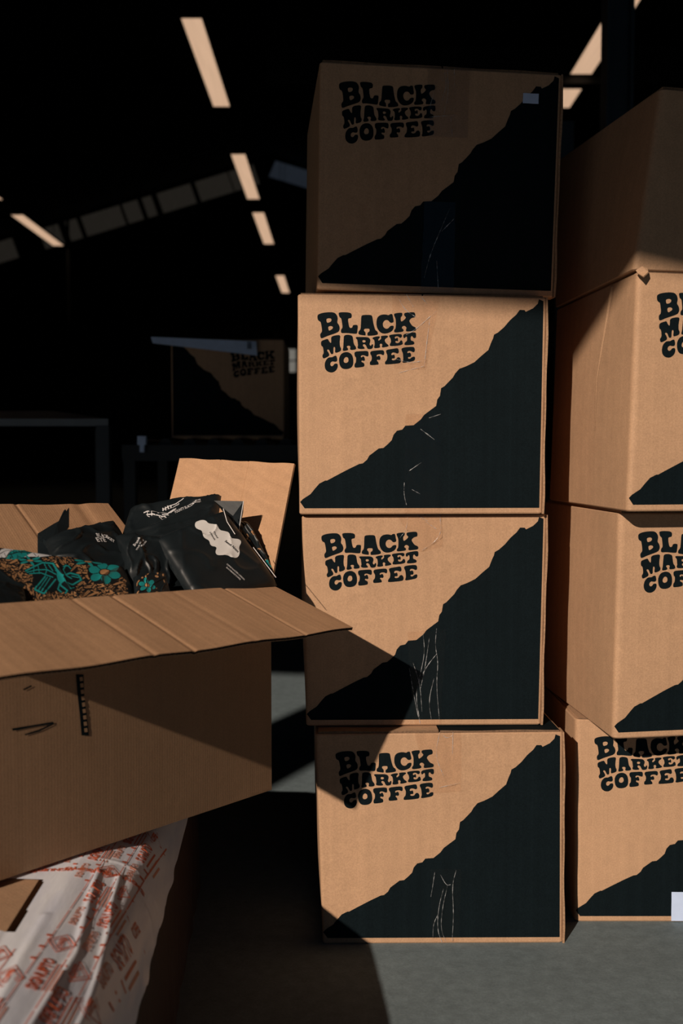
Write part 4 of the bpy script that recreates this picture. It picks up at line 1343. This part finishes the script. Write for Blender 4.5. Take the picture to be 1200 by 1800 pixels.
strip(3.0, 3.27, 10.9, 13.70, 'wide warm light strip at the right, above the dark cross beam')
strip(3.0, 3.27, 14.05, 15.0, 'short warm light strip at the right, below the dark cross beam')

# dim translucent band under the far gable, in separate sheets
gb = root('gable_glazing', (RIDX, YB - .06, 8.5), 'dim band of translucent sheets rising along the far gable', 'window')
def sheet_band(x0, x1, mat, slope_sign=1, lab=None, drop=0.15, hgt=.62):
    y = YB - .05
    f_ = lambda x: RIDZ - abs(x - RIDX) * .30 - drop
    sk = .22 * (1 if slope_sign > 0 else -1)
    V = [(x0 + sk, y, f_(x0) - hgt), (x1 + sk, y, f_(x1) - hgt), (x1, y, f_(x1)), (x0, y, f_(x0))]
    V += [(a, b + .03, c) for a, b, c in V]
    link_mesh('sheet', V, [(0, 1, 2, 3), (7, 6, 5, 4), (0, 4, 5, 1), (1, 5, 6, 2), (2, 6, 7, 3), (3, 7, 4, 0)], mat, gb, lab)
def px2x(px): return (px - 600) / FPX * (YB - .05)
for a, b in ((-20, 28), (75, 108), (120, 140), (148, 215), (220, 246), (254, 270), (280, 338), (346, 402), (404, 447)):
    sheet_band(px2x(a), px2x(b), M['dim_sheet'])
sheet_band(px2x(486), px2x(560), M['blue_sheet'], -1, lab='bluer sheet on the right slope', hgt=.50)
# far bright pane low on the back wall
win = link_mesh('window_1', *box_vf(px2x(496), px2x(522), YB - .06, YB - .01, 3.3, 4.55), M['dark_steel'])
win['kind'] = 'structure'
v, f = merge([box_vf(px2x(498), px2x(520), YB - .08, YB - .05, 3.55 + k * .40, 3.90 + k * .40) for k in range(2)])
link_mesh('pane', v, f, M['pane'], win)
# steelwork
def steel(name, label, bars, mat, cat):
    v, f = merge(bars)
    o = link_mesh(name, v, f, mat); o['label'] = label; o['category'] = cat
    return o
def post_bars(x, y, w, z0, z1):
    return [box_vf(x - w / 2, x + w / 2, y - .006, y + .006, z0, z1),
            box_vf(x - w / 2, x - w / 2 + .012, y - w / 2, y + w / 2, z0, z1), box_vf(x + w / 2 - .012, x + w / 2, y - w / 2, y + w / 2, z0, z1)]
steel('steel_column', 'dark blue steel column standing behind the right stack', post_bars(1.315, 5.0, .125, 0, 9.4), M['blue_steel'], 'column')
steel('steel_beam', 'dark steel beam crossing between the two light strips at the right', [box_vf(-1.0, XR, 13.76, 13.96, 5.70, 5.80), box_vf(-1.0, XR, 13.83, 13.87, 5.75, 6.2)], M['dark_steel'], 'beam')
steel('steel_rod', 'thin dark hanging rod at the left of the hall', [box_vf(-6.60, -6.54, 24.9, 24.96, 4.0, 9.36)], M['dark_steel'], 'rod')

# storage rack far in the dark
rack = root('storage_rack', (1.9, 6.0, 0), 'dark storage rack standing in shade behind the right stack', 'rack')
for x in (1.2, 3.4):
    for y in (5.6, 6.6):
        v, f = box_vf(x - .04, x + .04, y - .03, y + .03, 0, 2.6); link_mesh('upright', v, f, M['blue_steel'], rack)
for z in (.6, 1.5, 2.4):
    v, f = box_vf(1.16, 3.44, 5.6, 6.6, z, z + .06); link_mesh('shelf', v, f, M['dark_steel'], rack)
